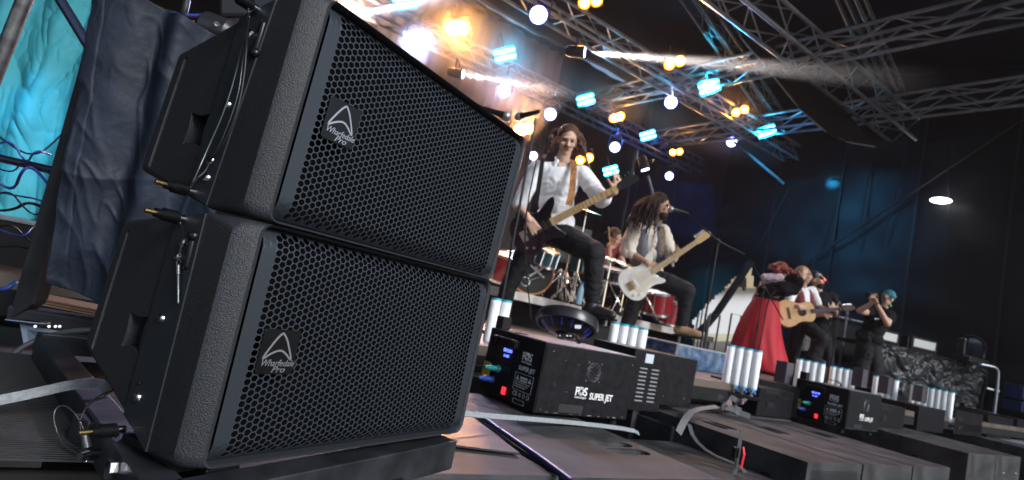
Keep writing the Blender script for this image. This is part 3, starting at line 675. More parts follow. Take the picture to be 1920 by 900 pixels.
    for k in range(3):
        q = MB(); c_ = K_(.74 + .07 * k, .80, .0014); q.tube([c_ + Y * .008 * cos(a_) + Z * .009 * sin(a_) for a_ in [2 * pi * j / (3 + k) for j in range(3 + k)]], .001, 4, closed=True); q.build('mark', PRINT, r)
    frame_(.74, .90, .07, .016)
    rs = MB().box(K_(.47, .83, .004), (.008, .022, .03)).build('switch_red', RED, r, bevel=.002)
    MB().lathe(K_(.10, .2, -.001), -X, [(0, .022), (.006, .021), (.008, .012)], 16).build('knob', BLK, r, smooth=True)
    b_ = MB(); b_.box(K_(.38, .10, .018), (.03, .14, .010)); b_.box(K_(.22, .13, .010), (.03, .012, .03)); b_.box(K_(.54, .15, .012), (.03, .035, .03)); b_.build('side_handle', MBOX, r, bevel=.002)
    ys = MB().box(K_(.07, .62, .001), (.001, .055, .06)).build('warning_sticker', YEL, r)
    for k in range(6): MB().box(K_(.07, .55 + .028 * k, .0018), (.0006, .042, .0022)).build('print_line', BLK, r)
    for v, M_, o in ((.56, TEAL, .30), (.74, BLUEP, .23)):
        p_ = MB(); p_.lathe(K_(o, v, -.002), -X + Y * .25, [(0, .015), (.01, .015), (.01, .012), (.045, .012), (.05, .008), (.065, .007)], 12); p_.build('plug', M_, r, smooth=True)
        MB().lathe(K_(o, v, 0), -X, [(0, .017), (.004, .016)], 14).build('socket_ring', CHROME if v < .6 else BLK, r)
        e_ = K_(o, v, 0) + (-X + Y * .25).normalized() * .062
        MB().tube([e_, e_ + Vector((-.03, .03, -.004)), e_ + Vector((-.05, .12, -.03)), e_ + Vector((-.05, .24, -.06)), e_ + Vector((0, .4, -.06 if v > .6 else -.10))], .0045, 6, smooth=2).build('cord', BLK, r, smooth='all')
    # top fittings
    for x, y in ((.40, .33), (.06, .10)):
        q = MB()
        if x > .2: q.ribbon([(x, y - .08, h), (x, y - .085, h + .018), (x, y - .06, h + .035), (x, y + .03, h + .035), (x + .0, y + .035, h + .02), (x, y + .035, h)], .022, X, .006); q.build('top_handle', BADGE, r, bevel=.001)
    MB().lathe((.06, .24, h + .002), Z, [(0, .03), (.004, .03), (.006, .022)], 18).build('filler_cap', BADGE, r, smooth=True)
    nb_ = MB().box((.03, .34, h + .03), (.045, .05, .055)).build('nozzle_block', BADGE, r, bevel=.003)
    place(r, base, SD, TD, Z, sc); return r
m1 = machine('large black machine at centre, scuffed, nearest of its kind', Vector((.2095, 2.3042, -.3928 + CZ)))
def mach(label, px, py, z):
    m_ = copy_tree(m1); m_['label'] = label; m_.location = G(px, py, z); return m_
mach('black machine with white print between the middle subwoofers, lit grey side', 1583, 808, ZS + .015)
mach('third black machine in the row, small, right of the far subwoofer group', 1850, 809, ZS)
mach('farthest black machine, cut off by the right edge of the view', 1925, 812, ZS)
# plain boxes between
def case(name, label, cat, o, X, Y, w, d, h, M, extras=None, grp=None):
    r = thing(name, label, cat, o, grp); o = Vector(o)
    MB().hexa([o, o + X * w, o + X * w + Y * d, o + Y * d], [p + Z * h for p in (o, o + X * w, o + X * w + Y * d, o + Y * d)]).build('housing', M, r, bevel=.004)
    if extras: extras(r, o, X, Y)
    return r
def vented(r, o, X, Y):
    for c_ in (.06, .15):
        for k in range(9): MB().box(o + X * (c_ + .02) - Y * .001 + Z * (.05 + .02 * k), (.055, .003, .006), (X, Y, Z)).build('vent_slot', mat('slot_light', (.25, .26, .28), .5), r)
    MB().box(o + X * .11 - Y * .001 + Z * .262, (.06, .003, .045), (X, Y, Z)).build('label_sheet', mat('paper_label', (.5, .56, .66), .6), r)
case('power_box', 'black box with two columns of vent slots right behind the near machine', 'box', G(1172, 768, ZS + .01), SD, TD, .25, .3, .30, MBOX, vented)
def screws(r, o, X, Y):
    for a, b in ((.08, .05), (.27, .05)): MB().lathe(o + X * a + Z * b, -Y, [(0, .006), (.003, .005)], 8).build('screw', CHROME, r)
case('equipment_case', 'plain black case right of the vented box with two screws low on its face', 'case', G(1222, 758, ZS + .02), SD, TD, .34, .45, .28, MBOX, screws)
def slots(r, o, X, Y):
    MB().box(o + X * .15 - Y * .001 + Z * .17, (.18, .004, .028), (X, Y, Z)).build('handle_slot', BLK, r)
    MB().box(o + X * .16 - Y * .001 + Z * .08, (.10, .004, .04), (X, Y, Z)).build('socket_plate', BLK, r)
case('amplifier_case', 'low black case with a slot handle left of the middle machine', 'case', G(1408, 765, ZS + .01), Vector((cos(-.15), sin(-.15), 0)), Vector((-sin(-.15), cos(-.15), 0)), .34, .4, .22, MBOX, slots)
case('equipment_case', 'dark case right behind the middle machine', 'case', G(1640, 768, ZS + .03), SD, TD, .42, .45, .26, MBOX, screws)
case('equipment_case', 'dark case with aluminium trim left of the third machine', 'case', G(1672, 770, ZS + .03), SD, TD, .52, .45, .22, MBOX, slots)
case('equipment_case', 'longer dark case behind the third machine', 'case', G(1745, 775, ZS + .03), SD, TD, .8, .4, .20, MBOX)
for k, (s_, w_, h_, l) in enumerate(((3.9, .45, .19, 'low dark case in front of the tallest tube bundle'), (4.9, .5, .20, 'dark case behind the amplifier case'), (5.9, .6, .20, 'dark case behind the middle machine, left half'), (6.9, .7, .24, 'dark case before the photographer legs'), (8.0, .9, .26, 'dark case before the short tube bundle'), (9.2, 1.0, .27, 'dark case before the widest tube bundle'), (10.5, 1.2, .28, 'dark case at the far right end of the stage edge'))):
    case('equipment_case', l, 'case', S(s_, 2.28 + .03 * k, ZS), SD, TD, w_, .4, h_, MBOX, screws if k % 2 else slots, 'dark cases along the stage edge')
for k in range(3): case('flat_amplifier', ('top', 'middle', 'bottom')[k] + ' of three flat rack units stacked under the vented cases', 'rack unit', G(1290, 752, ZS + .01) + Z * (.05 * (2 - k)), SD, TD, .34, .4, .045, MBOX, lambda r, o, X, Y: [MB().box(o + X * (.05 + .07 * i) - Y * .001 + Z * .022, (.045, .003, .02), (X, Y, Z)).build('vent', BLK, r) for i in range(4)], 'flat rack units')
# floor fan behind the near machine
fp = P(1063, 606, 3.25); fn = thing('drum_fan', 'round black drum fan lying tilted behind the near machine', 'fan', fp - Z * .12)
ax_ = (Z * .90 + CF * .36 + CR * .05).normalized()
DR = mat('fan_plastic', (.02, .02, .024), .3)
MB().lathe(fp, ax_, [(-.024, .155), (-.024, .170), (.0, .174), (.034, .166), (.036, .04), (.030, .04), (.026, .155), (-.024, .155)], 40, caps=False).build('rim', DR, fn, smooth=True)
hub = MB().lathe(fp, ax_, [(-.02, .04), (.01, .04), (.018, .02)], 18).build('hub', DR, fn, smooth=True)
bx_, by_, _ = basis(ax_)
for k in range(7):
    a = 2 * pi * k / 7; ra = bx_ * cos(a) + by_ * sin(a); ta = ax_.cross(ra)
    MB().hexa([fp + ra * .04 - ta * .02 - ax_ * .012, fp + ra * .04 + ta * .02, fp + ra * .15 + ta * .05, fp + ra * .15 - ta * .03 - ax_ * .014], [fp + ra * .04 - ta * .02 - ax_ * .009, fp + ra * .04 + ta * .02 + ax_ * .003, fp + ra * .15 + ta * .05 + ax_ * .003, fp + ra * .15 - ta * .03 - ax_ * .011]).build('blade', mat('blade_blue_lit', (.02, .03, .20), .3), fn)  # blue light inside the fan put into the blade colour
MB().lathe(fp, -ax_, [(.004, .154), (.05, .11), (.062, .05)], 32, caps=False).build('body', DR, fn, smooth=True)
for k in range(14):
    a = 2 * pi * k / 14; ra = bx_ * cos(a) + by_ * sin(a); MB().cyl(fp + ra * .152 - ax_ * .008, fp + ra * .108 - ax_ * .053, .004, n=6).build('rib', mat('rib_blue_lit', (.03, .05, .45), .3), fn)  # blue light on the ribs put into their colour
q = fp - ax_ * .060 - CF * .075; cx_, cy_, cz_ = basis(CP - q, CU); MB().box(q, (.09, .03, .02), (cx_, cy_, cz_)).build('control_panel', BADGE, fn, bevel=.003)
for k in range(4): MB().box(q + cx_ * (-.03 + .018 * k) + cz_ * .011, (.010, .008, .003), (cx_, cy_, cz_)).build('button', PRINT, fn)
q = fp + ax_ * .006 - CF * .172 + CR * .04; MB().box(q, (.032, .018, .003), (cx_, cy_, cz_)).build('sticker', PRINT, fn)
# white tube bundles
TUBEW = mat('tube_white', (.88, .90, .94), .8, spec=.2, bump=.2, bscale=70, bdist=.002)
_b = TUBEW.node_tree.nodes['Principled BSDF']; _b.inputs['Subsurface Weight'].default_value = .6; _b.inputs['Subsurface Scale'].default_value = .05; _b.inputs['Subsurface Radius'].default_value = (.5, .5, .5)
BAND = mat('tube_band', (.05, .45, .62), .4)
def bundle(label, pxs, pye, d0, n, h=.30, zb=0.0):
    (x0, y0), (x1, y1) = pxs, pye
    a = P(x0, y0, d0); rr_ = .029; TX = Vector((RAY(x0, y0).y, -RAY(x0, y0).x, 0)).normalized()
    r = thing('tube_bundle', label, 'tube bundle', (a.x, a.y, a.z - h), 'bundles of white tubes on the stage edge')
    for k in range(n):
        c_ = a + TX * (.057 * k + .03) ; c_ = Vector((c_.x, c_.y, a.z - (k * .0))) 
        t_ = MB().lathe(c_ - Z * h, Z, [(0, rr_ * .85), (.01, rr_), (h - .004, rr_), (h, rr_ - .003), (h, rr_ - .006), (h - .05, rr_ - .006)], 18).build('tube', TUBEW, r, smooth=True)
        MB().lathe(c_ - Z * .012, Z, [(0, rr_ + .0008), (.012, rr_ + .0008)], 18, caps=False).build('band', BAND, t_, smooth=True)
        MB().lathe(c_ - Z * (h - .0), Z, [(0, rr_ + .0008), (.010, rr_ + .0008)], 18, caps=False).build('band', BAND, t_, smooth=True)
        b_ = MB(); b_.cyl(c_ - Z * (h + .02), c_ - Z * h, rr_ * .8, n=10); b_.cyl(c_ - Z * (h + .045), c_ - Z * (h + .02), .012, n=8); b_.build('valve', CHROME, r, smooth=True)
        MB().ell(c_ - Z * (h + .02) - TD * .02, .014, n=8, m=6).build('cap', BLUEP, r, smooth='all')
    q = a + TX * (.060 * n / 2); MB().box(Vector((q.x, q.y, a.z - h - .055)), (.06 * n + .03, .09, .02), (TX, Z.cross(TX), Z)).build('dark_base_slab', BLK, r)
    return r
bundle('white tube bundle just right of the lower grille cabinet', (922, 557), (0, 0), 3.3, 2)
bundle('bundle of four white tubes right behind the near machine', (1146, 602), (0, 0), 3.7, 4)
bundle('tallest bundle of white tubes in front of the red skirt', (1364, 645), (0, 0), 4.15, 4, .27)
bundle('white tube bundle behind the middle machine, below the acoustic guitarist', (1494, 671), (0, 0), 5.3, 4)
bundle('white tube bundle between the middle machine and the photographer legs', (1557, 685), (0, 0), 5.9, 4)
bundle('short white tube bundle right of the photographer, dark block before it', (1638, 703), (0, 0), 6.3, 4)
bundle('widest white tube bundle, farthest right', (1708, 719), (0, 0), 6.7, 7)
def tank(px, py, d, label):
    a = P(px, py, d); r = thing('small_tank', label, 'box', a - Z * .12, 'small dark blocks before the tubes')
    MB().box(a, (.10, .09, .16), (SD, TD, Z)).build('body', mat('tank_smoke', (.09, .08, .10), .25, .2), r, bevel=.004); MB().box(a + SD * .056, (.012, .095, .165), (SD, TD, Z)).build('edge_plate', BLK, r)
tank(1470, 698, 4.5, 'smoky dark block standing left of the tubes under the acoustic guitarist'); tank(1612, 708, 5.2, 'smoky dark block in front of the tubes at the photographer legs'); tank(1660, 722, 5.6, 'smoky dark block before the short tube bundle'); tank(1724, 738, 6.0, 'smoky dark block before the widest tube bundle')
# black webbing heaped on the middle subs
WB = mat('webbing_black', (.05, .052, .06), .6, bump=.4, bscale=300)
hp = G(1370, 772, ZS + .02)
strap('heaped black webbing lying on the rear middle cabinet', [hp + Vector((random.uniform(-.12, .14), random.uniform(-.10, .10), random.uniform(.0, .10))) for _ in range(16)], .035, Vector((.5, .3, .8)), WB, 2)
strap('grey webbing strap hanging over the edge of the rear middle cabinet', [G(1345, 762, ZS + .05), G(1300, 768, ZS + .03), G(1285, 785, ZS + .01), P(1272, 812, 2.9)], .035, SD, mat('webbing_grey', (.14, .14, .15), .7, bump=.4, bscale=300), 1)
strap('black webbing tail curving down the face of the rear middle cabinet', [P(1292, 795, 2.85), P(1300, 822, 2.8), P(1330, 850, 2.75), P(1385, 872, 2.7), P(1400, 890, 2.7)], .03, SD, WB, 1)
rb = P(1384, 848, 2.62); tg = thing('strap_buckle', 'black strap buckle with a red tag at the corner of the rear middle cabinet', 'buckle', rb)
MB().box(rb - CR * .012, (.03, .02, .045), (SD, TD, Z)).build('buckle', BADGE, tg, bevel=.003); MB().ribbon([rb + Z * .03 - TD * .02, rb - TD * .03, rb - Z * .06 - TD * .025], .014, SD, .002).build('red_tag', mat('tag_red', (.65, .02, .04), .5), tg)
strap('black strap going straight down from the buckle', [rb + Z * .10, rb, rb - Z * .35], .03, SD, WB, 0)
# ================================================================ LEFT SIDE: road case frame, drape, pipes
CASEB = mat('case_black', (.014, .014, .017), .5, spec=.3, bump=.2, bscale=40, var=.4, vscale=12)
fc = thing('wooden_stand', 'open black wooden frame with plywood shelf behind the cabinets', 'rack', G(12, 600, zt - .05))
D1 = 1.62
def slab(a, b, c, d, th, name, M, parent=None, lab=None, cat=None):
    a, b, c, d = [Vector(p) for p in (a, b, c, d)]; n = (b - a).cross(d - a).normalized(); n = n if n.dot(CP - a) < 0 else -n
    o = MB().hexa([a, b, c, d], [p + n * th for p in (a, b, c, d)]).build(name, M, parent, bevel=.003)
    return o
slab(P(172, 40, D1), P(205, 52, D1), P(62, 570, D1 - .05), P(14, 602, D1 - .05), .05, 'upright_board', CASEB, fc)
slab(P(14, 574, D1 - .053), P(200, 606, D1 + .02), P(200, 636, D1 + .02), P(10, 602, D1 - .053), .06, 'bottom_board', CASEB, fc)
VEN = [mat('veneer_pale', (.42, .27, .15), .6), mat('veneer_dark', (.16, .09, .05), .6)]
for k in range(5):
    y = 557 + 2.6 * k; slab(P(64, y, D1 - .02), P(200, y + 27, D1 + .06), P(200, y + 29.4, D1 + .06), P(62, y + 2.4, D1 - .02), .035, 'plywood_layer', VEN[k % 2], fc)
FAB = mat('drape_fabric', (.012, .018, .031), .62, spec=.28, bump=.25, bscale=900, bdist=.0006, bump2=.2, b2scale=22, var=.25, vscale=6)
# drape with heavy creases
dr = MB(); nu, nv = 170, 260
a, b, c, d = P(193, -40, D1 - .06), P(470, 95, D1 - .02), P(360, 640, D1 - .05), P(93, 530, D1 - .08)
nrm = (b - a).cross(d - a).normalized()
def crease(x, y, z, pw):
    q = Vector((x, y, z)); w_ = Vector((noise.noise(q * .7 + Vector((3, 1, 2))), noise.noise(q * .7 + Vector((7, 5, 2))), 0)) * .8
    return max(0, 1 - abs(noise.noise(q + w_)) * 2.6) ** pw
for j in range(nv + 1):
    for i in range(nu + 1):
        u, v = i / nu, j / nv; p = (a * (1 - u) + b * u) * (1 - v) + (d * (1 - u) + c * u) * v
        p = p + (a - b).normalized() * (.012 * noise.noise(Vector((0, v * 9, 3))) * (1 - u))
        dsp = .026 * sin(u * 13 + v * 2.2 + 2 * noise.noise(Vector((u * 2, v * 1.5, 9)))) * (1 - v * .45) + .008 * crease(u * 2 + v, v * 2.2 - u, 1, 2) + .0045 * crease(u * 5 - v * 3, v * 6 + u * 2, 5, 2) + .0012 * crease(u * 11 + v * 4, v * 12, 8, 1) + .008 * noise.noise(Vector((u * 4, v * 3, 3)))
        if u < .09: dsp += .004
        dr.v.append(p + nrm * dsp * (1 if nrm.dot(CP - p) > 0 else -1))
for j in range(nv):
    for i in range(nu): k = j * (nu + 1) + i; dr.f.append([k, k + 1, k + nu + 2, k + nu + 1]); dr.m.append(0)
drp = dr.build('drape', FAB, None, smooth='all'); md = drp.modifiers.new('thickness', 'SOLIDIFY'); md.thickness = .003
tag(drp, 'creased dark blue cloth hanging inside the black frame behind the cabinets', 'drape')
THR = mat('thread', (.16, .19, .24), .6)
for t0, t1, fu in (((.085, .02), (.085, .97), 0), ((.03, .967), (.95, .967), 1)):
    mb_ = MB()
    for k in range(110 if not fu else 60):
        t = k / (110 if not fu else 60); u = t0[0] + (t1[0] - t0[0]) * t; v = t0[1] + (t1[1] - t0[1]) * t
        i, j = min(nu, int(u * nu)), min(nv, int(v * nv)); p = dr.v[j * (nu + 1) + i]; s_ = (nrm if nrm.dot(CP - p) > 0 else -nrm) * .0012
        e_ = (dr.v[min(nv, j + 1) * (nu + 1) + i] - p) if not fu else (dr.v[j * (nu + 1) + min(nu, i + 1)] - p)
        mb_.cyl(p + s_, p + s_ + e_.normalized() * .004, .0004, n=4)
    s_ = mb_.build('stitching', THR, drp); s_['kind'] = 'stuff'
PIPE = mat('pipe_steel', (.30, .31, .33), .35, .85, bump=.2, bscale=60, col2=(.10, .10, .11), vscale=25)
tag(MB().cyl(P(58, -30, 1.5), P(-30, 190, 1.5), .0175, n=24).build('steel_pipe', PIPE, None, smooth=True), 'grey scuffed steel pipe leaning at the upper left corner', 'pipe')
tag(MB().cyl(P(95, -30, 1.9), P(172, 96, 1.9), .0155, n=20).build('steel_pipe', mat('pipe_dark', (.06, .07, .12), .25, .8), None, smooth=True), 'dark glossy pipe slanting down to the top of the black frame', 'pipe')
tag(MB().cyl(P(-20, 292, 1.85), P(110, 322, 1.85), .0125, n=20).build('steel_pipe', mat('pipe_dark', (.06, .07, .12), .25, .8), None, smooth=True), 'dark level pipe below the cyan tarp at the left edge', 'pipe')
spot('tarp_light', P(50, -330, 2.7), P(45, 205, 3.3), (0, .56, .95), 62, 21, 1, .1)
cyt = sheet('cyan_tarp', P(-60, -60, 3.4), P(260, -20, 3.6), P(190, 420, 3.4), P(-90, 400, 3.2), 130, 130, .03, mat('tarp_blue', (.04, .26, .32), .6, bump=.3, bscale=30, bdist=.004, spec=.15), kind=None, freq=3.2, fold=lambda u, v: .018 * crease(u * 5 + v * 2, v * 3 - u * 3, 2, 2) + .006 * crease(u * 13 + v * 5, v * 9 - u * 6, 6, 2) + .03 * sin(u * 19 + v * 5))
tag(cyt, 'pale tarp glowing cyan behind the pipes at the left edge', 'tarp')
tag(MB().tube([P(-10, 250, 2.6), P(60, 300, 2.5), P(110, 260, 2.6), P(150, 210, 2.7)], .004, 6, smooth=2).build('rope', BLK, None), 'thin dark rope crossing the lower half of the cyan tarp', 'rope')
# tangle of leads and a dark case behind the frame
for k in range(9):
    y0 = 285 + 22 * k; c_ = random.choice([BLK, K, mat('lead_blue', (.03, .05, .3), .35), BLK])
    pts = [P(-20, y0 + random.uniform(-8, 8), 1.8)] + [P(20 + 24 * i + random.uniform(-6, 6), y0 + random.uniform(-28, 34), 1.75 + random.uniform(-.05, .1)) for i in range(4)]
    tag(MB().tube(pts, random.choice([.0025, .003, .0045]), 6, smooth=2).build('loose_lead', c_, None, smooth='all'), ('topmost', 'second', 'third', 'fourth', 'fifth', 'sixth', 'seventh', 'eighth', 'lowest')[k] + ' lead from the top in the tangle below the cyan tarp', 'cable', 'tangle of leads at the left edge')
dc = thing('road_case', 'dark road case behind the leads at the left edge', 'case', P(40, 560, 2.2)); 
MB().box(P(10, 505, 2.15), (.40, .3, .36), (SD, TD, Z)).build('housing', BLK, dc, bevel=.01); MB().box(P(10, 505, 2.15) + Z * .182, (.41, .31, .012), (SD, TD, Z)).build('metal_trim', ALU2, dc, bevel=.002)
br = thing('metal_bracket', 'shiny galvanised bracket under the bottom board of the frame', 'bracket', P(70, 640, 1.5))
slab(P(8, 598, 1.5), P(84, 606, 1.5), P(84, 609, 1.5), P(8, 601, 1.5), .02, 'edge_strip', CHROME, br)
slab(P(36, 606, 1.52), P(122, 622, 1.54), P(75, 640, 1.5), P(44, 650, 1.5), .004, 'gusset_plate', ALU, br)
for x in (66, 92, 104, 112): MB().lathe(P(x, 612, 1.49), CP - P(x, 612, 1.49), [(0, .004), (.003, .0035)], 8).build('rivet', CHROME, br)
tag(MB().tube([P(-10, 690, 1.35), P(22, 665, 1.38), P(60, 640, 1.42), P(120, 622, 1.44), P(190, 618, 1.46)], .007, 8, smooth=2).build('thick_cable', mat('cable_grey', (.07, .075, .08), .5), None, smooth='all'), 'thick grey cable sweeping under the bracket at the left edge', 'cable')
tag(MB().tube([P(-10, 545, 1.7), P(15, 540, 1.7), P(32, 528, 1.72)], .007, 8).build('thick_cable', mat('cable_blue2', (.02, .07, .30), .4), None, smooth='all'), 'bright blue cable end at the left edge beside the frame', 'cable')
# moving head light top left of the upper cabinet
mh = thing('moving_head', 'black moving head lamp above the top edge of the dark cloth', 'stage lamp', P(420, 60, 1.95))
b1 = P(403, 46, 1.9); MB().lathe(b1 - CR * .05, CR - CU * .35, [(0, .03), (.02, .048), (.10, .048), (.12, .03)], 20).build('lamp_head', DR, mh, smooth=True)
MB().box(P(455, 22, 1.95), (.11, .10, .07), (CR, CF, CU)).build('yoke_arm', DR, mh, bevel=.012); MB().box(P(500, 5, 1.95), (.10, .10, .10), (CR, CF, CU)).build('base', DR, mh, bevel=.01)
MB().lathe(P(406, 45, 1.85), CP - P(406, 45, 1.85), [(0, .009), (.004, .008), (.004, .005), (.001, .004)], 14).build('round_knob', CHROME, mh, smooth=True)
for k, (a_, b_, m_) in enumerate((((250, -10), (345, 30), BLK), ((300, 20), (400, 28), mat('lead_blue', (.03, .05, .3), .35)), ((330, 30), (375, 42), mat('lead_red', (.5, .05, .03), .4)), ((352, -10), (340, 40), CASEB), ((230, -15), (260, 12), mat('lead_red', (.5, .05, .03), .4)))):
    tag(MB().tube([P(*a_, 2.0), P((a_[0] + b_[0]) / 2, (a_[1] + b_[1]) / 2 + 6, 1.98), P(*b_, 2.0)], .006 if k != 3 else .012, 8, smooth=1).build('loose_lead', m_, None, smooth='all'), ('dark lead running along the upper hem of the cloth', 'blue lead left of the moving head', 'red lead just under the moving head', 'black upright pipe piece left of the moving head', 'red lead near the top left corner of the cloth')[k], 'cable', 'leads above the dark cloth')
# ================================================================ DRUM RISER AND KIT
RZ = .37
ra, rb_ = P(945, 549, 6.2), None
rs0 = Vector((ra.x, ra.y, 0)); s0, t0 = rs0.dot(SD), rs0.dot(TD)
t0 = 4.55; s0 = 2.35
rdir = (G(1340, 641, RZ - .0) - P(945, 548, 6.1)); 
A0 = P(940, 547, 6.1); A0.z = RZ; B0_ = P(1338, 641, 9.6); B0_.z = RZ
ris = thing('drum_riser', 'low grey drum platform behind the two guitarists', 'platform', (A0.x, A0.y, 0))
rx = (B0_ - A0).normalized(); ry = Vector((-rx.y, rx.x, 0))
RISM = mat('riser_grey', (.46, .44, .42), .6, bump=.3, bscale=40, var=.35, vscale=7)
L_ = (B0_ - A0).length
for k in range(2): MB().box(A0 + rx * (L_ * (k + .5) / 2) + ry * 1.2 - Z * .045, (L_ / 2 - .01, 2.4, .09), (rx, ry, Z)).build('riser_deck', RISM, ris, bevel=.004)
for k in range(6):
    for w_ in (.06, 1.2, 2.3): MB().cyl(A0 + rx * (.05 + (L_ - .1) * k / 5) + ry * w_ - Z * RZ, A0 + rx * (.05 + (L_ - .1) * k / 5) + ry * w_ - Z * .09, .024, n=8).build('leg', ALU2, ris)
MB().box(A0 + rx * L_ / 2 + ry * .5 - Z * .22, (L_ - .1, .01, .28), (rx, ry, Z)).build('skirt_cloth', BLK, ris)
def R(px, py, d): return P(px, py, d)
SHELLR = mat('drum_red', (.24, .008, .015), .18, coat=.6); SHELLK = mat('drum_black', (.02, .02, .022), .2); HOOP = mat('hoop_amber', (.55, .22, .06), .35); HEADK = mat('drum_head_black', (.012, .012, .014), .5)
HEADW = mat('drum_head_white', (.7, .7, .68), .5); SHELLB = mat('drum_teal', (.02, .08, .10), .2, .2, coat=.5); CYM = mat('cymbal', (.55, .38, .14), .25, 1)
def drum(label, c, axis, rad, dep, shell, head, hoop=CHROME, legs=0, nm='drum'):
    axis = Vector(axis).normalized(); r = thing(nm, label, 'drum', c - Z * rad, 'drums on the riser')
    MB().lathe(c, axis, [(-dep, rad), (0, rad)], 28, caps=False).build('shell', shell, r, smooth=True)
    MB().lathe(c, axis, [(-.002, rad * .98), (-.001, .001)], 28, caps=False).build('drum_head', head, r)
    MB().lathe(c - axis * (dep - .001), axis, [(.0, rad * .98), (.001, .001)], 28, caps=False).build('drum_head', head, r)
    for o in (0, -dep): MB().lathe(c + axis * o, axis, [(-.018, rad + .001), (-.018, rad + .014), (.012, rad + .014), (.012, rad - .004)], 28, caps=False).build('hoop', hoop, r, smooth=True)
    x, y, _ = basis(axis)
    for k in range(8):
        a = 2 * pi * k / 8; n = x * cos(a) + y * sin(a); MB().cyl(c + n * (rad + .016) - axis * dep, c + n * (rad + .016), .006, n=6).build('tension_rod', CHROME, r)
    return r
def down(p, z): return Vector((p.x, p.y, z))
def stand(label, top, zf, spread=.28, nm='cymbal_stand', cym=None, tilt=None, grp='chrome stands of the drum kit', M=CHROME):
    r = thing(nm, label, 'stand', down(top, zf), grp)
    MB().cyl(down(top, zf + .04), top, .011, n=8).build('pole', M, r, smooth=True)
    for k in range(3):
        a = 2.1 * k + .5 + top.x; f_ = down(top, zf + .01) + Vector((cos(a), sin(a), 0)) * spread; MB().tube([down(top, zf + .38), f_], .011, 6).build('leg', M, r, smooth='all'); MB().ell(f_, .018, n=8, m=6).build('foot', BLK, r, smooth='all')
    if cym:
        ax_ = (Z + (tilt or Vector((.1, -.2, 0)))).normalized(); MB().lathe(top, ax_, [(.012, .004), (.024, .02), (.012, .035), (.0, cym), (-.002, cym), (.009, .035)], 28).build('cymbal', CYM, r, smooth=True)
        MB().lathe(top + ax_ * .02, ax_, [(0, .006), (.03, .008)], 8).build('wing_nut', CHROME, r)
    return r
kc = R(997, 510, 6.75)
bd_ = drum('black bass drum with a white cross mark and amber hoop behind the bass player', kc, (CP - kc) * Vector((1, 1, 0)) + CR * .9, .245, .42, SHELLK, HEADK, HOOP)
x_, y_, d_ = basis((CP - kc) * Vector((1, 1, 0)) + CR * .9)
xm = MB(); c_ = kc + d_ * .004 + y_ * .02 + x_ * .06
for a in (.75, -.55): 
    v_ = x_ * cos(a) + y_ * sin(a); n_ = d_.cross(v_); xm.box(c_, (.21, .022, .003), (v_, n_, d_))
xm.ell(c_ + y_ * .035 - x_ * .02, (.025, .02, .004), (x_, y_, d_)); xm.build('cross_mark', PRINT, bd_)
MB().lathe(kc + d_ * .003 - y_ * .12 - x_ * .05, d_, [(0, .055), (.004, .055), (.004, .045), (0, .045)], 20, caps=False).build('port_ring', CHROME, bd_)
kc2 = R(990, 535, 6.6); lv = MB(); lv.tube([kc + d_ * .02 - y_ * .12 - x_ * .05, kc + d_ * .08 - y_ * .02 + x_ * .12], .012, 6); tag(lv.build('drum_microphone', CHROME, None), 'small chrome microphone at the hole of the black bass drum', 'microphone')
drum('small teal drum mounted over the right rim of the black bass drum', R(1030, 470, 6.7), Vector((.1, -.25, .9)), .12, .17, SHELLB, HEADW)
drum('snare drum in front of the drummer knees', R(1150, 505, 7.3), Vector((.0, -.2, 1)), .17, .14, SHELLK, HEADW)
drum('red floor drum right of the long haired guitarist, chrome legs', R(1234, 546, 7.7), Vector((-.1, -.25, 1)), .21, .27, SHELLR, HEADW)
drum('second dark red drum at the far side of the floor drum', R(1262, 566, 8.2), Vector((.1, -.15, 1)), .16, .30, SHELLR, HEADW)
drum('red drum partly hidden behind the bass player right leg', R(955, 478, 6.9), Vector((0, -.3, 1)), .18, .3, SHELLR, HEADW)
for px, py, d, cy, l in ((1072, 452, 7.0, None, 'straight chrome stand behind the bass player knee'), (1090, 470, 7.2, .17, 'cymbal stand just right of the bass player knee'), (1146, 486, 7.1, .18, 'tripod with a dark cymbal before the drummer arm'), (1052, 505, 7.0, None, 'short chrome stand right of the bass drum'),
        (1100, 395, 8.0, .22, 'tall cymbal stand behind the bass player forearm'), (1207, 535, 7.5, None, 'wooden toned tripod between guitarist leg and red drum'), (1178, 500, 7.6, .14, 'small cymbal stand right of the drummer'), (1010, 470, 7.3, .18, 'cymbal stand over the bass drum, mostly hidden')):
    t_ = R(px, py, d); stand(l, t_, RZ, cym=cy)
for k in range(3):
    a_ = R(1222 + 20 * k, 560, 7.75); 
bt = R(1084, 572, 6.3); b_ = thing('water_bottle', 'clear blue water bottle standing on the front edge of the drum platform', 'bottle', bt)
bt = Vector((bt.x, bt.y, RZ)); ORG[b_.name] = b_.location.copy(); BOT = mat('bottle_plastic', (.35, .6, .8), .1, alpha=.75)
MB().lathe(bt, Z, [(0, .03), (.02, .034), (.13, .034), (.17, .025), (.2, .014), (.215, .014)], 14).build('body', BOT, b_, smooth=True); MB().cyl(bt + Z * .215, bt + Z * .235, .016, n=10).build('lid', BLUEP, b_)
case('equipment_case', 'teal box behind the bass player raised knee', 'case', R(1090, 510, 7.6), SD, TD, .3, .25, .22, SHELLB)
drh = case('hardware_case', 'large dark case piled behind the drums left of the drummer', 'case', R(1040, 480, 8.2), SD, TD, .6, .5, .5, mat('case_greygreen', (.06, .09, .09), .6))
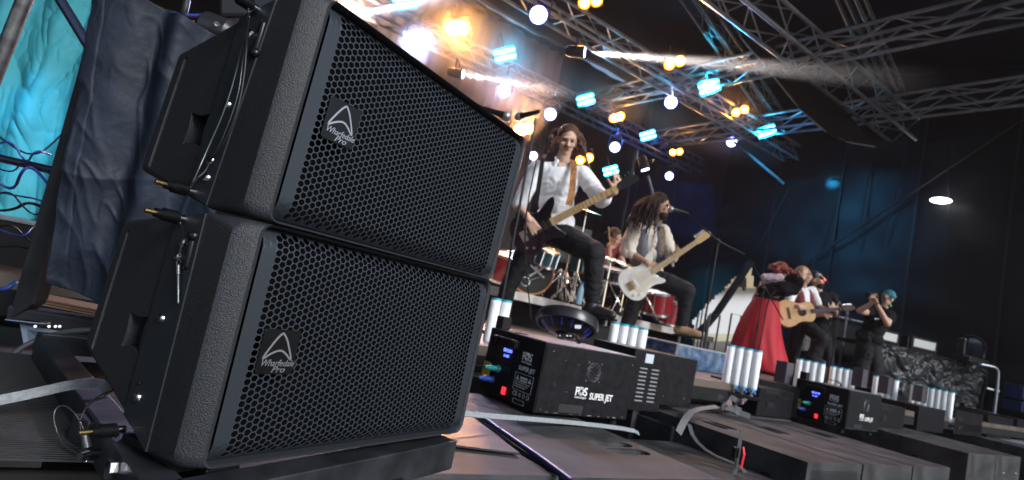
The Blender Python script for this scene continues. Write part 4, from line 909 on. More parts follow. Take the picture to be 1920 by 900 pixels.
# ================================================================ MICROPHONE STANDS
def mic(r, a, b):
    a, b = Vector(a), Vector(b); d = (b - a).normalized(); MB().lathe(a, b - a, [(0, .012), (.12, .018), (.15, .024)], 12).build('microphone_body', BADGE, r, smooth=True); MB().ell(a + d * .168, .030, n=12).build('microphone_head', mat('mic_mesh', (.35, .35, .36), .35, .8, bump=.4, bscale=500), r, smooth='all')
def micstand(label, top, foot, boom=None, mc=None, M=K):
    r = thing('microphone_stand', label, 'microphone stand', foot, 'microphone stands on the stage'); top, foot = Vector(top), Vector(foot)
    MB().cyl(foot, top, .011, .009, n=8).build('pole', M, r, smooth=True)
    MB().lathe(foot, Z, [(0, .13), (.015, .12), (.02, .02)], 20).build('base', M, r, smooth=True)
    MB().lathe(foot.lerp(top, .5), top - foot, [(0, .016), (.08, .016)], 10).build('clutch', BADGE, r, smooth=True)
    if boom: MB().tube(boom, .008, 8).build('boom', M, r, smooth='all'); MB().ell(top, .022, n=10).build('joint', M, r, smooth='all')
    if mc: mic(r, *mc)
    return r
def upto(pt): return Vector((pt.x, pt.y, 0))
t1 = P(1005, 222, 4.15); b1_ = P(945, 590, 4.15); b1_.z = 0
micstand('tall straight microphone stand in front of the bass player, at the cabinet corner', t1, Vector((t1.x, t1.y, 0)) + CR * .03, mc=(P(1012, 208, 4.1), P(990, 214, 4.15)))
m2 = P(880, 200, 3.6)
b2_ = P(838, 168, 3.6); r2_ = micstand('black microphone on a boom poking out over the top cabinet edge', P(838, 165, 3.6), upto(P(838, 165, 3.6)), [P(838, 165, 3.6), P(900, 200, 3.6)], (P(900, 201, 3.6), P(945, 216, 3.6)))
t3 = P(1347, 452, 5.6); micstand('boom microphone stand before the long haired guitarist, reaching left to his face', t3, upto(t3), [P(1396, 477, 5.6), P(1347, 452, 5.6), P(1285, 398, 5.6)], (P(1290, 400, 5.6), P(1262, 393, 5.6)))
t4 = P(1410, 491, 7.4); micstand('boom stand whose arm slants down across the red skirt', P(1432, 540, 7.4), upto(P(1432, 540, 7.4)), [P(1405, 484, 7.4), P(1468, 600, 7.4)])
t5 = P(1575, 572, 7.9); micstand('microphone stand before the acoustic guitarist with a red ringed microphone', t5, upto(t5), [P(1608, 618, 7.9), P(1575, 572, 7.9), P(1548, 528, 7.9)], (P(1552, 531, 7.9), P(1540, 521, 7.9)))
MB().lathe(P(1546, 526, 7.88), P(1540, 521, 7.9) - P(1552, 531, 7.9), [(0, .026), (.02, .026)], 12).build('ring_tag', RED, bpy.data.objects['microphone_stand.004'])
tag(MB().tube([P(1006, 300, 4.1), P(985, 400, 4.1), P(984, 480, 4.15), P(992, 560, 4.2), P(996, 600, 4.2)], .005, 6, smooth=2).build('microphone_lead', BLK, None, smooth='all'), 'black lead falling beside the tall stand past the bass drum', 'cable')
tag(MB().tube([P(1455, 545, 7.35), P(1440, 560, 7.35), P(1430, 620, 7.35), P(1422, 660, 7.35)], .008, 6, smooth=2).build('microphone_lead', BLK, None, smooth='all'), 'thin dark lead hanging over the red skirt', 'cable')
tag(MB().tube([P(1035, 455, 4.7), P(1010, 468, 4.72), P(975, 470, 4.8), P(962, 455, 4.8), P(975, 430, 4.7)], .006, 6, smooth=2).build('guitar_lead', BLK, None, smooth='all'), 'black instrument lead looping under the bass body', 'cable')
# flight case the long haired guitarist steps on, box the bass player steps on
BLUEC = mat('case_blue', (.015, .05, .13), .25, col2=(.12, .18, .28), vscale=14, coat=.4)
cs = thing('flight_case', 'low dark blue flight case with pale lid under the long haired guitarist boot', 'case', G(1262, 672, .02))
o_ = P(1262, 688, 4.9); o_.z = .0; Xc = (P(1375, 700, 5.3) - P(1262, 688, 4.9)) * Vector((1, 1, 0)); Lc = Xc.length; Xc.normalize(); Yc = Vector((-Xc.y, Xc.x, 0)); hc = P(1262, 643, 4.9).z
MB().box(o_ + Xc * Lc / 2 + Yc * .65 + Z * hc / 2, (Lc, 1.3, hc - .01), (Xc, Yc, Z)).build('panel', BLUEC, cs)
MB().box(o_ + Xc * Lc / 2 + Yc * .65 + Z * (hc - .004), (Lc + .01, 1.31, .012), (Xc, Yc, Z)).build('lid', mat('lid_pale', (.30, .33, .38), .4, .3), cs, bevel=.002)
for e_ in (0, Lc): MB().box(o_ + Xc * e_ + Z * hc / 2 - Yc * .001, (.025, .02, hc), (Xc, Yc, Z)).build('edge_strip', ALU2, cs)
stp = P(1122, 606, 4.62); bx = thing('step_box', 'low black box under the bass player raised boot', 'box', Vector((stp.x, stp.y, 0)))
MB().box(Vector((stp.x + .02, stp.y + .12, stp.z / 2 - .008)), (.42, .42, stp.z - .02)).build('housing', K, bx, bevel=.008); MB().box(Vector((stp.x + .02, stp.y + .12, stp.z - .016)), (.43, .43, .008)).build('lid', BLK, bx)
tag(MB().cyl(P(1215, 330, 9), P(1262, 500, 8.8), .022, n=8).build('diagonal_pole', ALU2, None, smooth=True), 'pale slanting pole running down behind the long haired guitarist head', 'pole')
tag(MB().cyl(P(1092, 260, 8.6), P(1110, 340, 8.5), .02, n=8).build('diagonal_pole', ALU2, None, smooth=True), 'pale slanting pole right of the bass player ear', 'pole')
tag(MB().cyl(P(1375, 265, 12), P(1470, 345, 11.7), .03, n=8).build('diagonal_pole', mat('pole_dark', (.05, .05, .055), .6), None, smooth=True), 'grey slanting pole hanging below the right lamps', 'pole')
# ================================================================ RIGHT: covered table with lamps, rail, outside
cl0 = P(1645, 640, 9.0); 
COV = mat('cover_cloth', (.022, .024, .029), .42, spec=.35, bump=.3, bscale=50, bdist=.004, bump2=.5, b2scale=6)
tb = thing('covered_table', 'long table under a crumpled dark cover behind the photographer', 'table', down(P(1750, 740, 9.2), 0))
a, b = P(1648, 642, 9.0), P(1853, 688, 9.6); zt_ = (a.z + b.z) / 2; a.z = b.z = zt_
xt = (b - a).normalized(); yt = Vector((-xt.y, xt.x, 0)); Lt = (b - a).length
MB().box(a + xt * Lt / 2 + yt * .45 - Z * .03, (Lt - .04, .85, .05), (xt, yt, Z)).build('table_top', BLK, tb)
fz = lambda u, v: .03 * sin(u * 30 + 4 * v) * v + .05 * crease(u * 9 + v, v * 3 - u * 4, 2, 2) + .025 * crease(u * 22 - v * 4, v * 8, 5, 2)
sheet('cover', a, b, down(b, 0) + Z * .02, down(a, 0) + Z * .02, 150, 60, .02, COV, None, tb, 3, fold=fz)
sheet('cover_top', a + yt * .9, b + yt * .9, b, a, 60, 20, .02, COV, None, tb, 3)
sheet('cover_end', b, b + yt * .9, down(b + yt * .9, 0), down(b, 0), 20, 20, .04, COV, None, tb, 3)
GLS = mat('lamp_glass', (.55, .58, .55), .3)
for k, (px, py, d, lab) in enumerate(((1668, 630, 9.2, 'strip lamp on the covered table next to the photographer'), (1736, 643, 9.3, 'wider strip lamp in the middle of the covered table'))):
    r = thing('strip_lamp', lab, 'stage lamp', down(P(px, py, d), zt_), 'lamps standing on the covered table'); c_ = P(px, py, d) + yt * .1; c_.z = zt_ + .12
    L2 = .42 if k == 0 else .52
    MB().box(c_, (L2, .16, .2), (xt, yt, Z)).build('housing', BLK, r, bevel=.015); MB().box(c_ - yt * .082 + Z * .005, (L2 - .08, .01, .12), (xt, yt, Z)).build('glass', GLS, r)
    for e_ in (-1, 1): MB().box(c_ + xt * e_ * (L2 / 2 + .03) - Z * .02, (.03, .1, .2), (xt, yt, Z)).build('yoke_arm', BLK, r)
c_ = P(1822, 650, 9.4); c_.z = zt_ + .26; r = thing('moving_head', 'big round moving head lamp at the right end of the covered table', 'stage lamp', down(c_, zt_)); dd = (CP - c_).normalized() - Z * .15
MB().lathe(c_ + dd * -.1, dd, [(0, .10), (.04, .17), (.16, .185), (.18, .18), (.17, .165)], 28).build('lamp_head', DR, r, smooth=True); MB().lathe(c_ + dd * .055, dd, [(0, .166), (.02, .12), (.03, .01)], 28).build('lens', mat('lens_dark', (.02, .025, .05), .05, coat=1), r, smooth=True)
for e_ in (-1, 1): MB().box(c_ + xt * e_ * .21 - Z * .04, (.05, .12, .26), (xt, yt, Z)).build('yoke_arm', DR, r, bevel=.02)
MB().box(c_ - Z * .22, (.4, .28, .08), (xt, yt, Z)).build('base', DR, r, bevel=.01)
q = [P(1872, 790, 9.2), P(1873, 700, 9.2), P(1868, 690, 9.2), P(1855, 686, 9.2), P(1835, 683, 9.2)]
ra_ = thing('hand_rail', 'bent pale metal rail standing right of the covered table', 'rail', down(q[0], 0)); q[0] = down(q[1], -.1); MB().tube(q, .022, 10, smooth=1).build('rail_tube', ALU, ra_, smooth='all')
MB().cyl(P(1850, 728, 9.2), P(1873, 734, 9.2), .016, n=8).build('cross_tube', ALU, ra_)
chr_ = thing('blue_case', 'blue case stack at the right edge beyond the rail', 'case', down(P(1905, 750, 9.5), 0)); NV = mat('navy_plastic', (.02, .04, .16), .5)
MB().box(P(1912, 735, 9.5), (.3, .3, .22), (xt, yt, Z)).build('upper_box', NV, chr_, bevel=.02); MB().box(P(1910, 762, 9.5), (.32, .3, .16), (xt, yt, Z)).build('lower_box', NV, chr_, bevel=.02)
# metal gate rails left of the skirt
for px, l in ((1310, 'left'), (1332, 'middle'), (1372, 'right')):
    r = thing('barrier', l + ' upright barrier frame left of the red skirt', 'barrier', down(P(px, 650, 9.4), 0), 'barrier frames beside the wall opening')
    pz = P(px, 588, 9.4); MB().tube([down(pz, .01), pz, pz + xt * .18, down(pz + xt * .18, .01)], .016, 8).build('frame_tube', ALU2, r, smooth=True)
stl = P(1495, 590, 10.2); r = thing('equipment_rack', 'open rack of road cases standing behind the acoustic guitarist', 'rack', down(P(1560, 600, 10.4), 0))
for px in (1538, 1560, 1590): MB().cyl(down(P(px, 575, 10.2), 0), P(px, 575, 10.2), .022, n=8).build('post', ALU2, r)
MB().box(P(1560, 640, 10.6), (.8, .5, .7), (xt, yt, Z)).build('case_body', BLK, r); MB().cyl(P(1530, 585, 10.2), P(1620, 605, 10.4), .02, n=8).build('rail', ALU2, r)
r = thing('stool_box', 'pale box seen between the acoustic guitarist legs', 'box', down(P(1505, 645, 9.3), 0)); MB().box(P(1504, 636, 9.4), (.2, .2, .35), (xt, yt, Z)).build('housing', mat('box_pale', (.4, .4, .38), .5, var=.5, vscale=12), r, bevel=.01)
for k in range(9):
    sq = S(12.6, 12.0 - 1.45 * k, 0)
    sm_ = MB(); sm_.ribbon([S(12.52, 12.0 - 1.45 * k, 7.0), S(12.50 - .02 * sin(k), 12.0 - 1.45 * k + .05, 3.5), S(12.52, 12.0 - 1.45 * k, -.1)], .035, TD, .012, smooth=1)
    o = sm_.build('seam', mat('seam_black', (.02, .021, .025), .45, spec=.3), w); o['kind'] = 'structure'
# edge pole of the wall opening, lamp glows on it, tent outside
tag(MB().tube([P(1408, 490, 11.5), P(1372, 545, 11.5), P(1335, 600, 11.5), P(1300, 632, 11.4)], .07, 8, smooth=1).build('rolled_tarp', TARP, None, smooth='all'), 'rolled black tarp edge slanting along the bright opening', 'tarp')
tn = thing('white_tent', 'white marquee with tan gable outside the wall opening', 'tent', down(P(1380, 560, 19), -1.2))
TEN = mat('tent_white', (.82, .83, .84), .7); TAN = mat('tent_tan', (.55, .42, .25), .7)
a, b = P(1320, 540, 19), P(1420, 560, 19)
MB().box(P(1375, 572, 20), (3.4, 2, 1.6), (CR, CF, CU)).build('side_panel', TEN, tn); MB().prism([(-.9, 0), (.9, 0), (0, 1.4)], P(1400, 540, 18.6), CR, CU, CF, 1.5).build('gable', TAN, tn)
q = MB(); q.tube([P(1395, 545, 18), P(1394, 520, 18), P(1388, 535, 18)], .05, 6); q.box(P(1393, 530, 18), (.18, .1, .3), (CR, CF, CU)); tag(q.build('hanging_lamp', BLK, None), 'small dark lamp hanging before the tan gable outside', 'lamp')
sheet('yard_wall', P(1250, 640, 17), P(1450, 640, 17), P(1450, 760, 17), P(1250, 760, 17), 8, 8, .1, mat('yard_grey', (.14, .13, .12), .8), kind='structure')
# far wall lamp and ropes on the right wall
def wallpt(px, py, off=.15):
    r = RAY(px, py); return CP + r * ((12.6 - off) / r.dot(SD))
r = thing('wall_lamp', 'single white oval lamp glowing alone on the dark right wall', 'lamp', wallpt(1764, 376)); MB().ell(wallpt(1764, 376, .25), (.17, .17, .04), n=20).build('glass', mat('lamp_white2', (1, 1, 1), .3, emit=(1, 1, 1), estr=4), r, smooth='all'); MB().cyl(wallpt(1764, 376, .25), wallpt(1764, 376, 0), .03).build('bracket', BLK, r)
for k, (a_, b_, w_) in enumerate((((1440, 540), (1920, 222), .022), ((1636, 290), (1606, 460), .016), ((1700, 290), (1650, 470), .012), ((1480, 350), (1425, 460), .014), ((1776, 260), (1780, 450), .014), ((1560, 400), (1500, 560), .010))):
    tag(MB().cyl(wallpt(*a_), wallpt(*b_), w_, n=6).build('wall_rope', mat('rope_grey', (.028, .028, .032), .7, spec=.2), None, smooth=True), ('long rope rising across the right wall to the edge of the view', 'short light rope crossing the long rope on the right wall', 'thin rope just right of the light rope', 'rope on the wall above the boom arm', 'vertical seam rope under the wall lamp', 'faint rope above the acoustic guitarist')[k], 'rope')
def wash(a, b, col, pw, ang, n='wash_light'): spot(n, a, b, col, pw, ang, 1, .08)
wash(P(1372, 266, 12.3), wallpt(1551, 338), (.03, .50, 1), 1500, 6)
wash(P(1258, 192, 10.4), wallpt(1391, 362), (1, .42, .15), 260, 8)
wash(P(1330, 163, 9.7), wallpt(1400, 400), (.02, .14, .42), 600, 100)
wash(P(1437, 246, 11.2), wallpt(1500, 430), (.02, .22, .42), 380, 90)
def bp(px, py):
    r = RAY(px, py); return CP + r * (11.6 / r.dot(TD))
wash(P(1098, 187, 11.2), bp(1290, 420), (.03, .16, .9), 1100, 40)
wash(P(858, 52, 9.2), bp(900, 90), (1, .40, .12), 2600, 42)  # washes from here on light the added backdrop sheet in place of haze
wash(P(640, 0, 8.8), bp(700, 40), (1, .62, .42), 2600, 46)
wash(P(983, 242, 10), bp(960, 200), (1, .34, .16), 900, 60)
wash(P(777, 82, 8.9), bp(800, 170), (.75, .78, 1), 3200, 24)
wash(P(945, 170, 10.4), bp(940, 210), (.14, .14, 1), 500, 36)
wash(P(1010, 28, 8.2), bp(1060, 60), (.08, .12, 1), 650, 30)
wash(P(1107, 3, 8.4), bp(1180, 60), (1, .34, .12), 700, 40)
wash(P(1032, 214, 10.7), bp(1040, 260), (.16, .12, 1), 350, 50)
wash(P(1157, 220, 11.5), bp(1170, 230), (1, .30, .14), 120, 60)
wash(P(1215, 254, 12.5), wallpt(1318, 560), (.02, .55, .75), 900, 26)
wash(P(1330, 163, 9.6), P(1290, 40, 12), (.02, .55, .8), 700, 50)
# smoke cloud round the upper left lamps; other smoke added to show beams and halos
def smoke(name, label, a, b, r0, r1, dens, scale, g=.3, fade=False, col=(.95, .95, 1)):
    a, b = Vector(a), Vector(b); x, y, z = basis(b - a); L = (b - a).length; mb = MB(); rs = []
    for i in range(11):
        t = i / 10; rr_ = r0 + (r1 - r0) * t; rr_ *= math.sqrt(max(.02, 1 - (2 * t - 1) ** 8))
        rs.append([Vector((cos(2 * pi * j / 16) * rr_, sin(2 * pi * j / 16) * rr_, L * t)) for j in range(16)])
    o = mb.rings(rs).build(name, [], None); o.data.materials.clear(); o['kind'] = 'stuff'; o['label'] = label; place(o, a, x, y, z)
    M = bpy.data.materials.new(name); M.use_nodes = True; N = M.node_tree; N.nodes.clear(); v = N.nodes.new('ShaderNodeVolumePrincipled'); v.inputs['Color'].default_value = (*col, 1); v.inputs['Anisotropy'].default_value = g
    t = N.nodes.new('ShaderNodeTexCoord'); n = N.nodes.new('ShaderNodeTexNoise'); n.inputs['Scale'].default_value = scale; n.inputs['Detail'].default_value = 3; mr = N.nodes.new('ShaderNodeMapRange'); mr.inputs[1].default_value = .38; mr.inputs[2].default_value = .68; mr.inputs[3].default_value = dens * (.3 if r1 > .3 else .55); mr.inputs[4].default_value = dens
    N.links.new(t.outputs['Object'], n.inputs['Vector']); N.links.new(n.outputs[0], mr.inputs[0]); 
    sx_ = N.nodes.new('ShaderNodeSeparateXYZ'); N.links.new(t.outputs['Object'], sx_.inputs[0])
    def mth(op, p, q_=None, clamp=False):
        n_ = N.nodes.new('ShaderNodeMath'); n_.operation = op; n_.use_clamp = clamp
        for k_, w_ in enumerate((p, q_)):
            if w_ is None: continue
            if isinstance(w_, (int, float)): n_.inputs[k_].default_value = w_
            else: N.links.new(w_, n_.inputs[k_])
        return n_.outputs[0]
    tt = mth('DIVIDE', sx_.outputs[2], L); R_ = mth('ADD', mth('MULTIPLY', tt, r1 - r0), r0)
    rad = mth('DIVIDE', mth('ADD', mth('MULTIPLY', sx_.outputs[0], sx_.outputs[0]), mth('MULTIPLY', sx_.outputs[1], sx_.outputs[1])), mth('MULTIPLY', R_, R_))
    soft = mth('POWER', mth('SUBTRACT', 1, rad, True), 1.5); ends = mth('POWER', mth('SUBTRACT', 1, tt, True), 1.3) if fade else mth('MULTIPLY', mth('MULTIPLY', tt, mth('SUBTRACT', 1, tt)), 4, True)
    N.links.new(mth('MULTIPLY', mth('MULTIPLY', soft, ends), mr.outputs[0]), v.inputs['Density']); q = N.nodes.new('ShaderNodeOutputMaterial'); N.links.new(v.outputs[0], q.inputs['Volume']); o.data.materials.append(M)
    M.cycles.volume_step_rate = 2.0; return o
smoke('smoke', 'thin white smoke streak added along the long beam to make it show', P(1102, 98, 7.6), P(1790, 155, 7.0), .060, .22, 1.1, 1.6, fade=True)
smoke('smoke', 'short smoke streak added along the beam above the cabinet corner to show it', P(874, 140, 9), P(1090, 179, 8.8), .06, .13, 2.4, 3, fade=True)
smoke('smoke', 'broad smoke streak added along the rising beam at the top left', P(646, 33, 6.5), P(930, -26, 6.8), .11, .20, 1.6, 3, fade=True)
smoke('smoke', 'cloud of lit smoke round the upper left lamps', P(540, 0, 9.6), P(1080, 170, 9.4), 1.4, 1.1, .42, .9, .5)
smoke('smoke', 'thin smoke added along the farthest truss for halos round its lamps', P(860, 60, 9.8), P(1480, 300, 12.4), .55, .6, .15, 1.1, .3)
smoke('smoke', 'thin smoke added along the middle truss for halos round its lamps', P(960, -10, 8.2), P(1460, 235, 10.9), .4, .5, .13, 1.1, .3)
# dark swag cloth with pale rope under the trusses
pts = [(1345, -20), (1380, 60), (1440, 130), (1500, 205), (1565, 262), (1640, 275)]
sw = MB(); z0 = TZ + .1; A_, B_ = [], []
for k, (x, y) in enumerate(pts): A_.append(P(x, y, 8 + .4 * k)); B_.append(P(x + 90 - 6 * k, y - 40 + 10 * k if k < 5 else y - 6, 8.4 + .4 * k))
for k in range(len(pts) - 1): sw.add([A_[k], A_[k + 1], B_[k + 1], B_[k]], [(0, 1, 2, 3)])
so_ = sw.build('swag_cloth', mat('swag_dark', (.010, .008, .009), .8, spec=.15), None, weld=True); so_.modifiers.new('thickness', 'SOLIDIFY').thickness = .02; tag(so_, 'dark cloth swag hanging between the middle and near trusses', 'cloth')
tag(MB().tube(A_, .014, 6, smooth=2).build('swag_rope', mat('rope_pale', (.30, .32, .36), .6), None, smooth='all'), 'pale rope along the lower hem of the dark swag', 'rope')
# beam lamps
def beamer(px, py, d, label):
    r = thing('beam_lamp', label, 'stage lamp', (0, 0, 0), LGRP, world=False); MB().lathe((0, 0, -.3), Z, [(0, .06), (.05, .09), (.28, .10), (.3, .085)], 18).build('housing', CAN, r, smooth=True); MB().lathe((0, 0, 0.002), Z, [(0, .08), (.004, .08)], 18).build('lens', LENSW, r)
    MB().tube([(-.13, 0, -.12), (-.14, .22, -.14), (.14, .22, -.14), (.13, 0, -.12)], .014, 6).build('yoke', CAN, r); return r
for px, py, d, to, pw, lab in ((1096, 98, 7.6, (1500, 132, 7.2), 6500, 'beam lamp throwing a long white beam to the right'), (868, 139, 9.0, (1060, 172, 8.8), 2500, 'beam lamp with a short white beam above the cabinet corner'), (640, 34, 6.5, (900, -20, 6.8), 5000, 'beam lamp hidden by the cabinet, its wide beam rising at the top left'), (1210, 318, 9.6, (1258, 480, 9.4), 600, 'small beam lamp shining down behind the long haired guitarist')):
    r = beamer(px, py, d, lab); p = P(px, py, d); q = P(*to); z_ = (q - p).normalized(); x_, y_, _ = basis(z_); place(r, p, x_, y_, z_, .8)
    spot('beam_light', p + z_ * .02, q, (1, .95, .9), pw, 5.5, .3, .03)
# ================================================================ PEOPLE
SKIN = mat('skin', (.58, .36, .27), .5, spec=.4, var=.12, vscale=20); SKIN2 = mat('skin_tan', (.42, .25, .17), .5, spec=.4, var=.12, vscale=20)
def solid(mb, name, M, parent, vox=.009, sm=4, wr=0, wf=14, folds=None):
    # melt the overlapping forms into one continuous skin
    o = mb.build(name, M, parent); md = o.modifiers.new('r', 'REMESH'); md.mode = 'VOXEL'; md.voxel_size = vox
    m2 = o.modifiers.new('s', 'SMOOTH'); m2.iterations = sm; m2.factor = .5
    bpy.context.view_layer.update(); dg = bpy.context.evaluated_depsgraph_get(); me = bpy.data.meshes.new_from_object(o.evaluated_get(dg)); o.modifiers.clear()
    old = o.data; o.data = me; bpy.data.meshes.remove(old); me.name = name
    if wr:
        ns = [v.normal.copy() for v in me.vertices]
        for v, n in zip(me.vertices, ns):
            q = v.co * wf; a = noise.noise(q); b = 1 - abs(noise.noise(Vector((q.x * .8, q.y * .8, q.z * 1.7)) + Vector((a, 3, a)))) * 2.2
            v.co += n * wr * (a * .8 + max(b, -.3) * .7)
    me.polygons.foreach_set('use_smooth', [True] * len(me.polygons)); return o
def orient(f, up):
    f = Vector(f).normalized(); up = Vector(up); r = f.cross(up).normalized(); u = r.cross(f); return f, r, u       # forward, right hand side of the person, up
def head_forms(b, c, f, up, s=1):
    f, r, u = orient(f, up); A = (r, f, u)
    b.ell(c + u * .025 * s - f * .012 * s, (.074 * s, .092 * s, .092 * s), A, 20, 12)
    b.ell(c - u * .035 * s + f * .022 * s, (.058 * s, .068 * s, .075 * s), A, 18, 10)
    b.ell(c - u * .088 * s + f * .055 * s, (.028 * s, .026 * s, .024 * s), A, 12, 8)
    b.cap(c + f * .082 * s + u * .012 * s, c + f * .106 * s - u * .024 * s, .010 * s, .015 * s, 10)
    b.ell(c + f * .085 * s - u * .052 * s, (.026 * s, .014 * s, .012 * s), A, 10, 8)
    for e in (-1, 1):
        b.ell(c + r * e * .075 * s - u * .008 * s - f * .008 * s, (.010 * s, .018 * s, .030 * s), A, 10, 8)
        b.ell(c + r * e * .040 * s + f * .068 * s - u * .020 * s, (.022 * s, .014 * s, .018 * s), A, 10, 8)
    b.cap(c + f * .083 * s + u * .030 * s - r * .045 * s, c + f * .083 * s + u * .030 * s + r * .045 * s, .010 * s, n=8)
EYE = mat('eye_dark', (.03, .02, .02), .3); EYEW = mat('eye_white', (.7, .68, .66), .3); LIP = mat('lip', (.42, .14, .12), .5)
def face_parts(par, c, f, up, hairM=None, s=1, closed=False, mouth=0, glasses=None):
    f, r, u = orient(f, up); A = (r, f, u)
    for e in (-1, 1):
        p = c + r * e * .031 * s + f * .078 * s + u * .010 * s
        if not glasses:
            MB().ell(p, (.014 * s, .007 * s, .0075 * s), A, 10, 8).build('eye', EYEW if not closed else EYE, par, smooth='all'); MB().ell(p + f * .004 * s, (.006 * s, .005 * s, .006 * s), A, 8, 6).build('iris', EYE, par, smooth='all')
        if hairM: MB().cap(p + u * .021 * s - r * e * .013 * s + f * .010 * s, p + u * .018 * s + r * e * .020 * s, .0045 * s, .003 * s, 8).build('eyebrow', hairM, par, smooth='all')
    m = MB(); m.ell(c + f * .096 * s - u * .055 * s, (.024 * s, .008 * s, (.006 + .010 * mouth) * s), A, 12, 8); m.build('mouth', LIP, par, smooth='all')
    if mouth > .3: MB().ell(c + f * .100 * s - u * .056 * s, (.015 * s, .007 * s, .008 * s * mouth), A, 10, 8).build('open_mouth', EYE, par, smooth='all')
    if glasses:
        q = MB()
        for e in (-1, 1): q.tube([c + r * (e * .034 + .027 * cos(a)) * s + f * .098 * s + u * (.008 + .019 * sin(a)) * s for a in [2 * pi * k / 12 for k in range(12)]], .0028, 5, closed=True); q.cap(c + r * e * .060 * s + f * .095 * s + u * .01 * s, c + r * e * .078 * s + u * .005 * s, .0025, n=5)
        q.cap(c - r * .008 * s + f * .102 * s + u * .01 * s, c + r * .008 * s + f * .102 * s + u * .01 * s, .003, n=5); q.build('glasses', glasses, par)
def hand_forms(b, w, d, pn, curl=.6, side=1, s=1, spread=.12):
    # w wrist, d direction of the palm, pn the way the palm faces, side: thumb lies at d x pn * side
    d = Vector(d).normalized(); pn = (Vector(pn) - d * Vector(pn).dot(d)).normalized(); t = d.cross(pn) * side
    b.cap(w, w + d * .02 * s, .026 * s, .024 * s, 10)
    for k in range(4): x = (-1.5 + k) * .019 * s; b.cap(w + d * .02 * s + t * x * .7, w + d * .085 * s + t * x, .014 * s, .0125 * s, 8)
    for k, L in enumerate((.072, .088, .094, .082)):
        x = (-1.5 + k) * .021 * s; p = w + d * .088 * s + t * x; dd = (d + t * (-1.5 + k) * spread).normalized(); c = curl * (1 + .12 * (1.5 - k) + .1 * sin(k * 2.3))
        for seg, r_ in ((.45, .0095), (.30, .0088), (.25, .0078)):
            dd = (dd * cos(c) + pn * sin(c)).normalized() if c else dd; pp = pn; q = p + dd * L * seg * s; b.cap(p, q, r_ * s, r_ * .92 * s, 8)
            pn2 = (pn - dd * pn.dot(dd)); p = q; c *= .95; pnv = pn2
    p = w + d * .025 * s + t * .028 * s; dd = (d * .7 + t * .75 + pn * .3).normalized(); q = p + dd * .045 * s; b.cap(p, q, .014 * s, .011 * s, 8); dd = (d * .75 + t * .25 + pn * .6).normalized(); b.cap(q, q + dd * .035 * s, .0105 * s, .009 * s, 8)
def torso_forms(b, hip, chest, neck, sl, sr, f, k=1, belly=0):
    up = (neck - hip).normalized(); f, r, u = orient(f, up); A = (r, f, u)
    b.ell(hip, (.165 * k, .115 * k, .12 * k), A, 18, 12); mid = hip.lerp(chest, .5); b.ell(mid, (.140 * k, (.105 + belly) * k, .17), A, 18, 12)
    b.ell(chest, (.165 * k, .115 * k, .17 * k), A, 18, 12); b.ell(chest + u * .07, (.155 * k, .10 * k, .10 * k), A, 18, 12)
    for s in (sl, sr): b.cap(chest + u * .10 * k, s, .065 * k, .058 * k, 12)
def limb(b, pts, rs, n=14):
    for i in range(len(pts) - 1): b.cap(pts[i], pts[i + 1], rs[i], rs[i + 1], n)
def shoe(par, ankle, toe_dir, M, s=1, high=.10, name='boot'):
    d = Vector(toe_dir); d.z = min(d.z, .05); d.normalize(); r = d.cross(Z).normalized(); u = r.cross(d)
    b = MB(); b.cap(ankle + u * high * s, ankle - u * .01, .052 * s, .050 * s); b.cap(ankle - u * .035 - d * .03, ankle - u * .045 + d * .13 * s, .045 * s, .036 * s); b.cap(ankle - u * .048 + d * .06, ankle - u * .055 + d * .17 * s, .040 * s, .034 * s)
    o = solid(b, name, M, par, .009, 3, .002, 40)
    q = MB(); q.hexa([ankle - u * .098 + d * x + r * y for x, y in ((-.075, -.040), (.205 * s, -.036), (.205 * s, .036), (-.075, .040))], [ankle - u * .080 + d * x + r * y for x, y in ((-.075, -.040), (.205 * s, -.036), (.205 * s, .036), (-.075, .040))]); q.build('sole', BLK, o, bevel=.008)
    for k in range(4): MB().cap(ankle + u * (.06 - .025 * k) + d * (.050 + .012 * k) - r * .018, ankle + u * (.06 - .025 * k) + d * (.050 + .012 * k) + r * .018, .003, n=5).build('lace', mat('lace', (.15, .14, .12), .7), o)
    return o
def locks(par, M, c, f, up, n, L, spreadr, wav=.02, r=.012, s=1, droop=1, back=True, name='hair', top=1, seed=1, front=.25, vox=.007):
    # a cap of hair and curling locks, melted into one mass
    rnd = random.Random(seed); f, rr_, u = orient(f, up); A = (rr_, f, u); b = MB()
    b.ell(c + u * .050 * s - f * .028 * s, (.084 * s, .093 * s, .084 * s * top), A, 18, 12)
    for k in range(n):
        a = rnd.uniform(-pi * (1 - front), pi * (1 - front)) + pi; h = rnd.uniform(.1, .95)
        dv = rr_ * sin(a) + f * cos(a); p = c + dv * .085 * s * math.sqrt(max(0, 1 - (h - .2) ** 2)) + u * (.02 + .085 * h) * s * .9 - f * .02 * s; pts = [p]; ll = L * rnd.uniform(.7, 1.1); ph = rnd.uniform(0, 6)
        for q in range(7):
            t = (q + 1) / 7; g = Z * -1 * droop * t + dv * spreadr * (1 - t * .5); p = p + (g.normalized() * ll / 7) + rr_ * wav * cos(ph + t * 11) * .5 + dv * wav * sin(ph + t * 11) * .5; pts.append(p)
        b.tube(pts, [r * (1 - .10 * q) for q in range(8)], 7)
    o = solid(b, name, M, par, vox, 2, .004, 60); return o
PG = None
def person(label, base): return thing('person', label, 'person', Vector((base.x, base.y, max(base.z, 0))), PG)
HBR = mat('hair_brown', (.085, .042, .027), .6, spec=.25, bump=.8, bscale=220, bdist=.003, var=.6, vscale=60); HDK = mat('hair_dark', (.020, .010, .009), .7, spec=.25, bump=.9, bscale=160, bdist=.004, var=.8, vscale=50)
